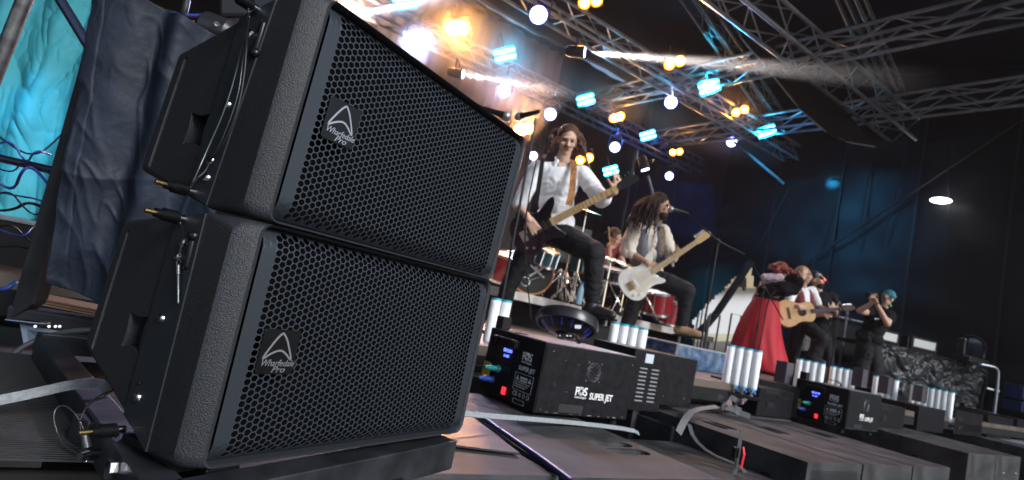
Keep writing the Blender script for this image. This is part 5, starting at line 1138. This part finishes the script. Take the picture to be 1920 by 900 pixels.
HRD = mat('hair_red', (.22, .045, .025), .5, bump=.9, bscale=160, bdist=.004, var=.6, vscale=50); HLB = mat('hair_light', (.26, .13, .07), .5, bump=.8, bscale=200, bdist=.003, var=.5, vscale=60); HTL = mat('hair_teal', (.03, .20, .26), .5, bump=.5, bscale=200)
SHW = mat('cloth_white', (.82, .84, .88), .8, bump=.3, bscale=45, bdist=.004, bump2=.3, b2scale=18); SHC = mat('cloth_cream', (.62, .55, .47), .85, bump=.3, bscale=45, bdist=.004, bump2=.3, b2scale=18)
TRB = mat('cloth_black', (.014, .014, .017), .75, spec=.2, bump=.4, bscale=50, bdist=.004, bump2=.3, b2scale=16); TEE = mat('tee_black', (.009, .009, .011), .85, spec=.15, bump=.3, bscale=50, bdist=.004)
VST = mat('vest_grey', (.10, .11, .13), .7, bump=.3, bscale=120, bdist=.002); VSM = mat('vest_maroon', (.16, .02, .025), .75, bump=.3, bscale=120, bdist=.002); REDC = mat('cloth_red', (.42, .008, .022), .7, bump=.4, bscale=30, bdist=.004, bump2=.4, b2scale=9)
BOOT = mat('boot_black', (.015, .015, .017), .4, bump=.2, bscale=200); BTAN = mat('boot_tan', (.34, .22, .12), .7, bump=.4, bscale=120, col2=(.22, .13, .07), vscale=30)
MAPLE = mat('wood_maple', (.62, .42, .20), .35, bump=.05, var=.15, vscale=30); SPRUCE = mat('wood_spruce', (.68, .42, .19), .3, var=.1, vscale=20, coat=.3); ROSE = mat('wood_dark', (.07, .035, .025), .4)
def chaikin(p, n=2):
    for _ in range(n):
        q = []
        for a, b in zip(p, p[1:] + p[:1]): q += [(a[0] * .75 + b[0] * .25, a[1] * .75 + b[1] * .25), (a[0] * .25 + b[0] * .75, a[1] * .25 + b[1] * .75)]
        p = q
    return p
STRAT = [(-.22, 0), (-.205, .10), (-.14, .165), (-.05, .165), (.02, .125), (.07, .115), (.13, .145), (.20, .175), (.235, .165), (.20, .10), (.13, .045), (.13, -.045), (.15, -.085), (.185, -.135), (.15, -.15), (.07, -.11), (.0, -.115), (-.06, -.155), (-.14, -.16), (-.20, -.10)]
ACO = [(-.25, 0), (-.24, .11), (-.16, .19), (-.06, .175), (.02, .125), (.09, .12), (.17, .145), (.225, .09), (.235, 0), (.225, -.09), (.17, -.145), (.09, -.12), (.02, -.125), (-.06, -.175), (-.16, -.19), (-.24, -.11)]
def guitar(name, label, o, tip, nrm, shape, body, neckM, scale=1, bl=.13, thick=.045, headM=None, guard=None, acoustic=False, strings=6, frets=18, hflip=1, neckcol=None):
    X = (tip - o).normalized(); N = (nrm - X * nrm.dot(X)).normalized(); Y = N.cross(X); L = (tip - o).length
    r = thing(name, label, 'guitar', o)
    pl = [(x * scale, y * scale) for x, y in chaikin(shape)]
    MB().prism(pl, o - N * thick, X, Y, N, thick).build('body', body, r, bevel=.006, seg=3)
    if acoustic:
        MB().prism([(x * .995, y * .995) for x, y in pl], o + N * .0005, X, Y, N, .002).build('soundboard', SPRUCE, r)
        MB().lathe(o + X * .065 * scale + N * .003, N, [(0, .052), (.0008, .052)], 24).build('sound_hole', BLK, r); MB().lathe(o + X * .065 * scale + N * .003, N, [(.0, .060), (.0015, .058), (.0, .052)], 24, caps=False).build('rosette', ROSE, r)
        MB().box(o - X * .10 * scale + N * .007, (.025, .16, .010), (X, Y, N)).build('bridge', ROSE, r)
    else:
        if guard: MB().prism([(x * .62 * scale + .02, y * .62 * scale - .01) for x, y in chaikin(shape)], o, X, Y, N, .0025).build('pick_guard', guard, r)
        for x in ((-.06, .0, .06) if not guard else (-.07,)): MB().box(o + X * x * scale + N * .006, (.022, .085 * min(1, scale), .010), (X, Y, N)).build('pickup', BADGE if body is not MATS.get('guitar_white') else PRINT, r, bevel=.002)
        MB().box(o - X * .12 * scale + N * .006, (.05, .085, .012), (X, Y, N)).build('bridge', BRASS if guard else CHROME, r)
        for x, y in ((-.14, -.09), (-.09, -.115)): MB().lathe(o + X * x * scale + Y * y * scale + N * .002, N, [(0, .012), (.012, .011)], 12).build('knob', CHROME if not guard else PRINT, r)
    n0, w0, w1 = bl * scale, .030, .023; hl = .17 if strings == 6 else .17
    ne = L - hl
    A = lambda x, w, z: [o + X * x - Y * w + N * z, o + X * x + Y * w + N * z]
    nk = MB(); a, b, c, d = A(n0 - .02, w0, .004)[0], A(n0 - .02, w0, .004)[1], A(ne, w1, .004)[1], A(ne, w1, .004)[0]; dn = N * -.020
    nk.hexa([a + dn, b + dn, c + dn, d + dn], [a, b, c, d]); nk.build('neck', neckM, r, bevel=.006)
    fb = MB(); up_ = N * .006; fb.hexa([a, b, c, d], [a + up_, b + up_, c + up_, d + up_]); fb.build('fingerboard', neckcol or neckM, r)
    for k in range(frets):
        x = n0 + (ne - n0) * (1 - 2 ** (-(frets - k) / 12)) / (1 - 2 ** (-frets / 12)) if False else ne - (ne - n0) * (1 - 2 ** (-(k + 1) / 12.)) / (1 - 2 ** (-(frets + 1) / 12.))
        MB().box(o + X * x + N * .011, (.003, .05, .002), (X, Y, N)).build('fret', CHROME, r)
    hp_ = [(ne, -.023), (ne + .03, -.036 if hflip < 0 else -.03), (L, -.030 * hflip - .0), (L + .005, .018), (L - .05, .042), (ne + .05, .038), (ne, .023)]
    MB().prism(chaikin(hp_, 1), o - N * .014, X, Y, N, .014).build('headstock', headM or neckM, r)
    for k in range(strings):
        x = ne + .03 + k * (hl - .05) / strings; MB().cap(o + X * x + Y * .05 * hflip - N * .007, o + X * x + Y * .066 * hflip - N * .007, .008, .006, 8).build('tuning_peg', CHROME if strings == 6 else BADGE, r, smooth='all')
        y = (k - (strings - 1) / 2) * (.05 / strings) * 1.1; MB().cyl(o - X * .11 * scale + Y * y * 1.2 + N * .014, o + X * (ne + .02) + Y * y * .8 + N * .012, .0009 if strings == 6 else .0014, n=4).build('string', CHROME, r)
    return r, X, Y, N
NOSE = Vector
def back(p, k): return p + (p - CP).normalized() * k
# ---- bass player
d = 4.8
B = lambda x, y, e=0: P(x, y, d + e)
pb = person('bass player in white shirt and black suspenders, one boot up, long brown hair and moustache', Vector((B(960, 640).x, B(960, 640).y, 0)))
hc = B(1064, 264, -.02); upv = (B(1069, 235) - B(1055, 300)).normalized(); fw = ((CP - hc).normalized() + CR * .10 - CU * .12)
hip, chest, neck = B(1036, 428, .06), B(1046, 345, .02), B(1053, 305, .02); sL, sR = B(1092, 326, .0), B(1006, 316, .0)
eL, wL = B(1128, 374, -.08), B(1150, 360, -.24); eR, wR = B(972, 388, -.02), B(990, 408, -.22)
kF, aF = B(1114, 474, -.25), B(1109, 572, -.22); kR, aR = B(952, 540, .12), B(932, 640, .2); hF, hR = B(1050, 440, .02), B(1004, 438, .04)
aF.z = max(aF.z, .10 + P(1122, 606, 4.62).z)
b = MB(); head_forms(b, hc, fw, upv); b.cap(neck - upv * .02, hc - upv * .06, .056, .052); torso_forms(b, hip, chest, neck, sL, sR, CP - chest, .9)
limb(b, [sL, eL, wL], [.045, .038, .026]); limb(b, [sR, eR, wR], [.045, .040, .027]); limb(b, [hF, kF, aF], [.075, .055, .038]); limb(b, [hR, kR, aR], [.075, .055, .038])
hd1 = (B(1158, 338, -.26) - wL); hand_forms(b, wL + CR * .01, (CU * 1 + CR * .25), -CR * .5 + CF * .6, .42, 1, 1.05, .2); hand_forms(b, wR, (CR * .5 - CU * .85 - CF * .1), CF * 1 + CR * .2, .75, -1, 1.05)
body = solid(b, 'body', SKIN, pb, .006, 3)
face_parts(pb, hc, fw, upv, HBR, 1, True, .5)
f, r, u = orient(fw, upv)
MB().cap(hc + f * .103 - u * .034 - r * .024, hc + f * .108 - u * .031, .0065, .008).cap(hc + f * .108 - u * .031, hc + f * .103 - u * .034 + r * .024, .008, .0065).build('moustache', HBR, pb, smooth='all')
hb = MB()
locks(pb, HBR, hc, fw, upv, 110, .19, .22, .030, .0085, 1, 1, seed=3, front=.36, vox=.005)
b = MB(); torso_forms(b, hip + upv * .06, chest, neck, sL, sR, CP - chest, 1.02); limb(b, [sL, sL.lerp(eL, .5), eL, eL.lerp(wL, .25)], [.068, .070, .066, .058]); limb(b, [sR, sR.lerp(eR, .5), sR.lerp(eR, .92)], [.066, .066, .060])
for s_ in (-1, 1): b.cap(neck + r * s_ * .02 + u * .005, neck + r * s_ * .055 - u * .05 + f * .03, .030, .022, 10)
sh = solid(b, 'shirt', SHW, pb, .009, 3, .007, 13)
b = MB()
for s_ in (-1, 1): b.ribbon([neck + u * .035 + r * s_ * .05 + f * .01, neck + u * .01 + r * s_ * .045 + f * .075, neck - u * .06 + r * s_ * .06 + f * .09], .03, r, .004, smooth=1); b.build('collar', SHW, sh, smooth='all')
vo = MB(); v_ = [neck + u * .01 - r * .035 + f * .078, neck + u * .01 + r * .035 + f * .078, chest + u * .01 + r * .005 + f * .135]; vo.add(v_ + [p - f * .01 for p in v_], [(0, 1, 2), (5, 4, 3)]); vo.build('open_neck', SKIN, pb)
for k in range(5): MB().ell(chest + u * (-.03 - .035 * k) + r * .012 + f * (.128 - .003 * k), .005, n=8, m=6).build('button', HBR, sh, smooth='all')
nkl = MB().tube([neck + u * .02 - r * .05 + f * .06, neck - u * .05 - r * .02 + f * .10, neck - u * .075 + f * .115, neck - u * .05 + r * .025 + f * .10, neck + u * .02 + r * .05 + f * .06], .0035, 6, smooth=2).build('necklace', HBR, pb)
susp = MB().ribbon([back(B(1022, 290), .03), B(1017, 300, -.10), B(1013, 330, -.155), B(1007, 370, -.15), B(1003, 400, -.12)], .036, CR, .004, smooth=1).build('suspender', BLK, pb)
gst = MB().ribbon([B(1074, 300, .0), B(1076, 309, -.10), B(1075, 330, -.16), B(1072, 362, -.17), B(1066, 385, -.19)], .050, CR, .005, smooth=1).build('guitar_strap', mat('strap_orange', (.55, .22, .05), .6, col2=(.10, .06, .04), vscale=40), pb)
b = MB(); b.ell(hip - upv * .02, (.165, .125, .12), (r, f, u), 18, 12); limb(b, [hF, hF.lerp(kF, .5), kF, kF.lerp(aF, .4), aF + Z * .05], [.105, .098, .085, .070, .062]); limb(b, [hR, kR, aR], [.092, .070, .060])
solid(b, 'trousers', TRB, pb, .010, 3, .008, 11); MB().tube([hip + u * .06 + r * .15 * cos(a) + f * .125 * sin(a) for a in [2 * pi * k / 20 for k in range(20)]], .012, 6, closed=True).build('belt', BLK, pb)
shoe(pb, aF, CR * .7 - CF * .45, BOOT, 1.05, .12); shoe(pb, aR, CR * -.3 - CF, BOOT)
BURST = mat('guitar_burst', (.004, .004, .005), .2, spec=.3, col2=(.014, .003, .009), vscale=5, coat=.6)
bg, gX, gY, gN = guitar('bass_guitar', 'dark purple electric bass with a maple neck held by the man in the white shirt', B(1008, 430, -.20), B(1196, 332, -.40), (CP - B(1010, 420)).normalized(), STRAT, BURST, MAPLE, 1.0, .14, .045, HEADK, None, False, 4, 20, 1)
# ---- long haired guitarist
d = 6.2
p2 = person('guitarist with very long dark curls, cream shirt and grey waistcoat, boot on the flight case', Vector((B(1160, 650).x, B(1160, 650).y, 0)))
hc = B(1238, 386, 0); upv = (B(1236, 365) - B(1226, 420)).normalized(); fw = CR * .9 - CF * .42 - CU * .28
hip, chest, neck = B(1214, 516, .02), B(1212, 452, .02), B(1222, 413, .03); sL, sR = B(1243, 432, .10), B(1190, 426, -.08); eL, wL = B(1258, 480, -.02), B(1264, 487, -.22); eR, wR = B(1176, 470, -.1), B(1213, 492, -.24)
hF, hR, kF, aF, kR, aR = B(1226, 522, -.04), B(1203, 525, .06), B(1288, 545, -.2), B(1277, 616, -.12), B(1182, 590, .1), B(1158, 668, .15)
b = MB(); head_forms(b, hc, fw, upv); b.cap(neck - upv * .02, hc - upv * .06, .054, .050); tf = CR * .35 - CF * .9; torso_forms(b, hip, chest, neck, sL, sR, tf, .9)
limb(b, [sL, eL, wL], [.045, .038, .026]); limb(b, [sR, eR, wR], [.045, .040, .027]); limb(b, [hF, kF, aF], [.075, .055, .038]); limb(b, [hR, kR, aR], [.075, .055, .038])
hand_forms(b, wL, CU * .7 + CR * .35, CR * -.2 + CF * .9, .6, 1); hand_forms(b, wR, CR * .9 - CU * .45, CF, .6, -1)
solid(b, 'body', SKIN2, p2, .0065, 3); face_parts(p2, hc, fw, upv, HDK, 1, True)
f, r, u = orient(fw, upv); bb = MB(); bb.ell(hc + f * .055 - u * .085, (.055, .05, .045), (r, f, u), 14, 10); bb.cap(hc + f * .1 - u * .034 - r * .02, hc + f * .1 - u * .034 + r * .02, .008); solid(bb, 'beard', HDK, p2, .007, 1, .004, 60)
locks(p2, HDK, hc, fw, upv, 330, .48, .30, .045, .0080, 1.03, 1, seed=5, front=.42, vox=.005)
b = MB(); torso_forms(b, hip + upv * .05, chest, neck, sL, sR, tf, 1.0); limb(b, [sL, sL.lerp(eL, .5), eL, eL.lerp(wL, .5)], [.068, .072, .066, .05]); limb(b, [sR, sR.lerp(eR, .5), eR, eR.lerp(wR, .2)], [.070, .080, .072, .055]); solid(b, 'shirt', SHC, p2, .009, 3, .009, 13)
f2, r2, u2 = orient(tf, neck - hip)
for sd_ in (-1, 1):
    b = MB(); b.ell(chest + r2 * sd_ * .095 - u2 * .03, (.085, .132, .21), (r2, f2, u2), 16, 12); b.ell(hip.lerp(chest, .5) + r2 * sd_ * .095, (.08, .128, .15), (r2, f2, u2), 16, 10); b.cap(chest + r2 * sd_ * .09 + u2 * .1, neck + r2 * sd_ * .07, .07, .05); solid(b, 'waistcoat', VST, p2, .009, 2, .004, 14)
MB().ribbon([B(1240, 424, .0), B(1243, 432, -.14), B(1244, 450, -.17), B(1240, 475, -.2)], .045, CR, .005, smooth=1).build('guitar_strap', mat('strap_patterned', (.30, .20, .10), .7, col2=(.05, .03, .02), vscale=60), p2)
b = MB(); b.ell(hip - upv * .02, (.16, .125, .12), (r2, f2, u2), 18, 12); limb(b, [hF, hF.lerp(kF, .5), kF, kF.lerp(aF, .4), aF + Z * .05], [.105, .098, .085, .068, .060]); limb(b, [hR, kR, aR], [.100, .080, .065]); solid(b, 'trousers', TRB, p2, .010, 3, .008, 11)
shoe(p2, aF + Z * .02, CR * 1 - CF * .5, BTAN, 1.1, .10); shoe(p2, aR, CR * -.2 - CF, BTAN)
GW = mat('guitar_white', (.82, .81, .76), .2, coat=.5)
guitar('electric_guitar', 'white electric guitar with a pale maple neck held by the long haired man', B(1203, 523, -.24), B(1332, 436, -.36), (CP - B(1203, 523)).normalized() + CU * .1, STRAT, GW, MAPLE, 1.05, .14, .045, MAPLE, mat('guard_cream', (.75, .70, .58), .3), False, 6, 20, 1)
# ---- drummer
d = 8.0
pd = person('drummer in a dark red top sitting behind the kit, arm raised with a stick', down(B(1140, 560), RZ)); hc = B(1152, 446); upv = CU; fw = CR * .6 - CF * .5 - CU * .4
hip, chest, neck = B(1140, 540, .1), B(1133, 490, .05), B(1144, 462, .02); sL, sR = B(1160, 470, .1), B(1125, 470, -.05); eL, wL = B(1168, 495, -.1), B(1176, 505, -.3); eR, wR = B(1132, 500, -.2), B(1143, 480, -.4)
b = MB(); head_forms(b, hc, fw, upv); b.cap(neck, hc - upv * .06, .05, .05); torso_forms(b, hip, chest, neck, sL, sR, fw, .95); limb(b, [sL, eL, wL], [.05, .042, .028]); limb(b, [sR, eR, wR], [.055, .045, .03])
hand_forms(b, wR, CU, CR, .9, 1); hand_forms(b, wL, CR, -CU, .9, 1); limb(b, [hip, B(1158, 540, -.3), B(1155, 585, -.3)], [.08, .06, .045]); limb(b, [hip, B(1120, 545, -.3), B(1118, 590, -.3)], [.08, .06, .045]); solid(b, 'body', SKIN, pd, .009, 3); face_parts(pd, hc, fw, upv, HBR)
locks(pd, HBR, hc, fw, upv, 24, .06, .5, .02, .014, 1, .6, seed=8, vox=.009); b = MB(); torso_forms(b, hip, chest, neck, sL, sR, fw, 1.05); limb(b, [sR, sR.lerp(eR, .4)], [.07, .065]); limb(b, [sL, sL.lerp(eL, .4)], [.07, .065]); solid(b, 'top', VSM, pd, .012, 3, .007, 12)
b = MB(); limb(b, [hip, B(1158, 540, -.3), B(1155, 588, -.3)], [.11, .085, .07]); limb(b, [hip, B(1120, 545, -.3), B(1118, 592, -.3)], [.11, .085, .07]); solid(b, 'trousers', TRB, pd, .012, 3, .006, 12)
tag(MB().cyl(B(1146, 478, -.42), B(1141, 425, -.38), .008, .005, n=6).build('drumstick', MAPLE, None), 'wooden drumstick held upright by the drummer', 'drumstick')
drum('round drum stool under the drummer', down(B(1138, 560, .15), RZ + .48), Z, .17, .08, BLK, BLK, BLK, nm='drum_stool')['category'] = 'stool'
# ---- woman in red
d = 8.4
pw = person('woman with red hair and long red skirt seen from behind, black sleeved arm stretched out', Vector((B(1425, 690).x, B(1425, 690).y, 0))); PW = pw
hc = B(1464, 510); upv = CU * .8 + CR * .6; fw = CF * .5 + CR * .9; hip, chest, neck = B(1430, 580), B(1446, 540), B(1457, 522); sL, sR = B(1432, 532, .12), B(1468, 532, -.12)
b = MB(); head_forms(b, hc, fw, upv); b.cap(neck, hc - upv.normalized() * .06, .05, .05); torso_forms(b, hip, chest, neck, sL, sR, fw, .9); eR, wR = B(1488, 540, -.2), B(1505, 522, -.28); limb(b, [sR, eR, wR], [.05, .042, .03]); hand_forms(b, wR, CU + CR * .4, CF, .3, 1)
eL, wL = B(1415, 560, .2), B(1432, 590, .25); limb(b, [sL, eL, wL], [.05, .042, .03]); hand_forms(b, wL, -CU, CR, .5, 1)
ft1, ft2 = down(B(1415, 680), .1), down(B(1440, 690), .1); limb(b, [hip, hip.lerp(ft1, .5), ft1], [.08, .06, .045]); limb(b, [hip, hip.lerp(ft2, .5), ft2], [.08, .06, .045]); solid(b, 'body', SKIN, pw, .009, 3)
locks(pw, HRD, hc, fw, upv, 60, .07, .8, .04, .02, 1.15, .1, seed=9, front=.2, vox=.009)
b = MB(); torso_forms(b, hip, chest, neck, sL, sR, fw, 1.0); solid(b, 'blouse', mat('blouse', (.55, .22, .25), .7, col2=(.70, .62, .72), vscale=12), pw, .012, 3, .01, 12)
b = MB(); b.cap(B(1432, 545, -.08), B(1468, 540, -.2), .085, .10); limb(b, [B(1432, 545, -.06), B(1470, 542, -.22), eR, B(1497, 528, -.26)], [.075, .10, .095, .07]); solid(b, 'shawl_sleeve', TEE, pw, .012, 3, .016, 12)
b = MB(); b.cap(B(1434, 520, -.05), B(1462, 520, -.12), .05, .05); solid(b, 'neck_scarf', mat('scarf_pink', (.65, .50, .60), .7, bump=.5, bscale=40, bdist=.005), pw, .012, 2, .014, 25)
# long skirt: a ruled cone with folds
sk = MB(); top = B(1438, 558); bot = down(B(1425, 690), .03); bot = Vector((bot.x, bot.y, .03)); rs = []
for j in range(26):
    v = j / 25; c = top.lerp(bot, v) - CR * .06 * sin(v * pi); rad = .150 + .26 * v ** .75; ring = []
    for k in range(120):
        a = 2 * pi * k / 120; fo = (.045 * sin(a * 8 + 2.5 * sin(v * 2 + a)) * (.5 + noise.noise(Vector((cos(a) * 2, sin(a) * 2, v))) * 1.4) + .09 * noise.noise(Vector((cos(a) * 3, sin(a) * 3, v * 1.5)))) * v; x = rad * (1 + fo * 1.4); ring.append(c + Vector((cos(a) * x, sin(a) * x * .95, 0)))
    rs.append(ring)
sk.rings(rs, caps=False); so2 = sk.build('skirt', REDC, pw, smooth='all'); so2.modifiers.new('thickness', 'SOLIDIFY').thickness = .006
MB().tube([top + Vector((cos(a) * .15, sin(a) * .145, -.01)) for a in [2 * pi * k / 24 for k in range(24)]], .02, 6, closed=True).build('belt', BLK, pw)
for q, e in ((ft1, 0), (ft2, 0)): shoe(pw, q, CR - CF * .3, BOOT, .9, .05)
# ---- acoustic guitarist
d = 8.7
pa = person('acoustic guitarist with light brown hair and maroon waistcoat, one knee raised', Vector((B(1485, 690).x, B(1485, 690).y, 0))); hc = B(1508, 516); upv = CU; fw = CR * .9 - CF * .35 - CU * .1; tf = CR * .4 - CF * .9
hip, chest, neck = B(1500, 600, .05), B(1502, 560, .05), B(1505, 537, .05); sL, sR = B(1523, 545, .12), B(1488, 545, -.05); eR, wR = B(1476, 572, -.15), B(1498, 575, -.3); eL, wL = B(1535, 575, .05), B(1555, 582, -.25)
b = MB(); head_forms(b, hc, fw, upv); b.cap(neck, hc - upv * .06, .052, .05); torso_forms(b, hip, chest, neck, sL, sR, tf, .9); limb(b, [sL, eL, wL], [.048, .04, .028]); limb(b, [sR, eR, wR], [.05, .042, .028]); hand_forms(b, wR, CR * .9 - CU * .3, CF, .6, -1); hand_forms(b, wL, CR * .5 + CU * .5, CF, .8, 1)
hF, kF, aF, kR, aR = B(1508, 608), B(1541, 634, -.25), B(1520, 668, -.2), B(1492, 640, .05), B(1484, 684, .1); limb(b, [hF, kF, aF], [.08, .06, .045]); limb(b, [hip, kR, aR], [.08, .06, .045]); solid(b, 'body', SKIN, pa, .009, 3); face_parts(pa, hc, fw, upv, HLB)
locks(pa, HLB, hc, fw, upv, 30, .07, .5, .02, .015, 1.02, .6, seed=12, vox=.009, front=.3)
b = MB(); torso_forms(b, hip, chest, neck, sL, sR, tf, 1.0); limb(b, [sL, sL.lerp(eL, .8)], [.065, .06]); limb(b, [sR, sR.lerp(eR, .7)], [.068, .06]); solid(b, 'shirt', SHW, pa, .011, 3, .008, 13)
f2, r2, u2 = orient(tf, neck - hip)
for sd_ in (-1, 1): b = MB(); b.ell(chest + r2 * sd_ * .09 - u2 * .03, (.085, .13, .20), (r2, f2, u2), 14, 10); b.ell(hip.lerp(chest, .5) + r2 * sd_ * .09, (.085, .128, .15), (r2, f2, u2), 14, 10); solid(b, 'waistcoat', VSM, pa, .011, 2, .004, 14)
b = MB(); b.ell(hip, (.165, .13, .12), (r2, f2, u2)); limb(b, [hF, kF, kF.lerp(aF, .5), aF], [.11, .095, .08, .075]); limb(b, [hip, kR, aR], [.11, .09, .08]); solid(b, 'trousers', TRB, pa, .012, 3, .009, 12)
shoe(pa, aF, CR - CF * .4, BOOT, 1, .06); shoe(pa, aR, CR * .3 - CF, BOOT, 1, .06)
guitar('acoustic_guitar', 'natural wood acoustic guitar held by the man in the maroon waistcoat', B(1494, 586, -.30), B(1603, 577, -.42), (CP - B(1494, 586)).normalized() + CU * .15, ACO, SPRUCE, ROSE, 1.05, .20, .09, None, None, True, 6, 14, 1)
bx3 = down(aF, 0); st3 = thing('step_box', 'dark box under the raised foot of the acoustic guitarist', 'box', bx3); MB().box(Vector((bx3.x, bx3.y, max(.04, (aF.z - .10) / 2))), (.35, .35, max(.06, aF.z - .11))).build('housing', K, st3, bevel=.008)
# ---- bearded man
d = 9.0
pm = person('bearded man in a black t-shirt and glasses half hidden behind the acoustic guitarist', Vector((B(1540, 690).x, B(1540, 690).y, 0))); hc = B(1531, 524); upv = CU; fw = CR * .7 - CF * .7; hip, chest, neck = B(1540, 615), B(1540, 568), B(1534, 545); sL, sR = B(1562, 556, .05), B(1518, 553, -.02); eL, wL = B(1567, 590, -.1), B(1567, 583, -.35); eR, wR = B(1520, 590, -.1), B(1545, 590, -.25)
b = MB(); head_forms(b, hc, fw, upv, 1.05); b.cap(neck, hc - upv * .06, .06, .058); torso_forms(b, hip, chest, neck, sL, sR, fw, 1.0, .02); limb(b, [sL, eL, wL], [.055, .045, .03]); limb(b, [sR, eR, wR], [.055, .045, .03]); hand_forms(b, wL, CU * .5 + CR * .4, CF, .6, 1); hand_forms(b, wR, CR, CF, .6, -1)
k1, a1, k2, a2 = B(1552, 660), down(B(1555, 700), .1), B(1530, 660), down(B(1528, 700), .1); limb(b, [hip, k1, a1], [.09, .065, .05]); limb(b, [hip, k2, a2], [.09, .065, .05]); solid(b, 'body', SKIN, pm, .009, 3); face_parts(pm, hc, fw, upv, HDK, 1.05, glasses=BADGE)
f, r, u = orient(fw, upv); bb = MB(); bb.ell(hc + f * .05 - u * .09, (.062, .055, .055), (r, f, u), 14, 10); solid(bb, 'beard', HDK, pm, .008, 1, .005, 60); locks(pm, HDK, hc, fw, upv, 16, .03, .5, .01, .014, 1.03, .6, seed=13, vox=.009, front=.33)
b = MB(); torso_forms(b, hip, chest, neck, sL, sR, fw, 1.1, .03); limb(b, [sL, sL.lerp(eL, .7)], [.075, .07]); limb(b, [sR, sR.lerp(eR, .7)], [.075, .07]); solid(b, 't_shirt', TEE, pm, .012, 3, .008, 12); MB().box(chest + (CP - chest).normalized() * .155 + CU * .03, (.04, .004, .05), (CR, CF, CU)).build('print', PRINT, pm)
b = MB(); limb(b, [hip, k1, a1], [.12, .09, .08]); limb(b, [hip, k2, a2], [.12, .09, .08]); solid(b, 'trousers', TRB, pm, .012, 3, .008, 12); shoe(pm, a1, CR - CF, BOOT); shoe(pm, a2, CR - CF, BOOT)
# ---- photographer
d = 8.9
pp = person('photographer in black with short teal hair holding a camera to the face', Vector((B(1605, 740).x, B(1605, 740).y, 0))); hc = B(1664, 560); upv = CU * 1 + CR * .15; fw = -CR * .95 - CF * .25 + CU * .05; tf = -CR * .6 - CF * .7
hip, chest, neck = B(1630, 632), B(1647, 598), B(1657, 577); sL, sR = B(1636, 588, .08), B(1668, 592, -.1); eR, wR = B(1668, 600, -.3), B(1645, 572, -.35); eL, wL = B(1612, 583, -.15), B(1634, 569, -.3)
eR = B(1664, 607, -.32)
b = MB(); head_forms(b, hc, fw, upv); b.cap(neck, hc - upv.normalized() * .06, .052, .052); torso_forms(b, hip, chest, neck, sL, sR, tf, 1.0, .02); limb(b, [sL, eL, wL], [.055, .046, .03]); limb(b, [sR, eR, wR], [.055, .046, .03]); hand_forms(b, wL, CU * .8 + CR * .1, -CF, .5, 1); hand_forms(b, wR, CU * .9 - CR * .3, -CR, .7, 1)
k1, a1, k2, a2 = B(1612, 690), down(B(1592, 735), .1), B(1640, 690), down(B(1630, 740), .1); limb(b, [hip, k1, a1], [.09, .065, .05]); limb(b, [hip, k2, a2], [.09, .065, .05]); solid(b, 'body', SKIN, pp, .009, 3); face_parts(pp, hc, fw, upv, HTL, 1, glasses=BADGE)
locks(pp, HTL, hc, fw, upv, 16, .03, .5, .01, .013, 1.0, .6, seed=15, vox=.009, front=.33)
b = MB(); torso_forms(b, hip, chest, neck, sL, sR, tf, 1.15, .03); limb(b, [sL, sL.lerp(eL, .35)], [.085, .08]); limb(b, [sR, sR.lerp(eR, .4)], [.085, .085]); solid(b, 't_shirt', TEE, pp, .012, 3, .009, 12); MB().box(chest + (CP - chest).normalized() * .17 - CR * .02 + CU * .0, (.07, .004, .025), (CR, CF, CU)).build('print', PRINT, pp)
b = MB(); b.ell(hip, (.18, .14, .14), (CR, CF, CU)); limb(b, [hip, k1, a1], [.13, .12, .13]); limb(b, [hip, k2, a2], [.13, .125, .135]); solid(b, 'wide_trousers', TRB, pp, .012, 3, .012, 9); shoe(pp, a1, -CR - CF, BOOT); shoe(pp, a2, -CR * .3 - CF, BOOT)
MB().ell(B(1668, 573, -.1), .028, n=10).build('earring', mat('green_pom', (.03, .35, .15), .7), pp, smooth='all')
cm = thing('photo_camera', 'black photo camera with a long lens held by the photographer', 'camera', B(1645, 557, -.15)); cx_ = (B(1622, 553, -.2) - B(1648, 558, -.1)).normalized(); x_, y_, _ = basis(cx_)
MB().box(B(1648, 558, -.1), (.14, .11, .08), (x_, y_, cx_)).build('camera_body', BADGE, cm, bevel=.012); MB().lathe(B(1644, 557, -.12), cx_, [(0, .04), (.1, .042), (.11, .048), (.19, .05), (.19, .044), (.17, .04)], 18).build('lens', DR, cm, smooth=True)
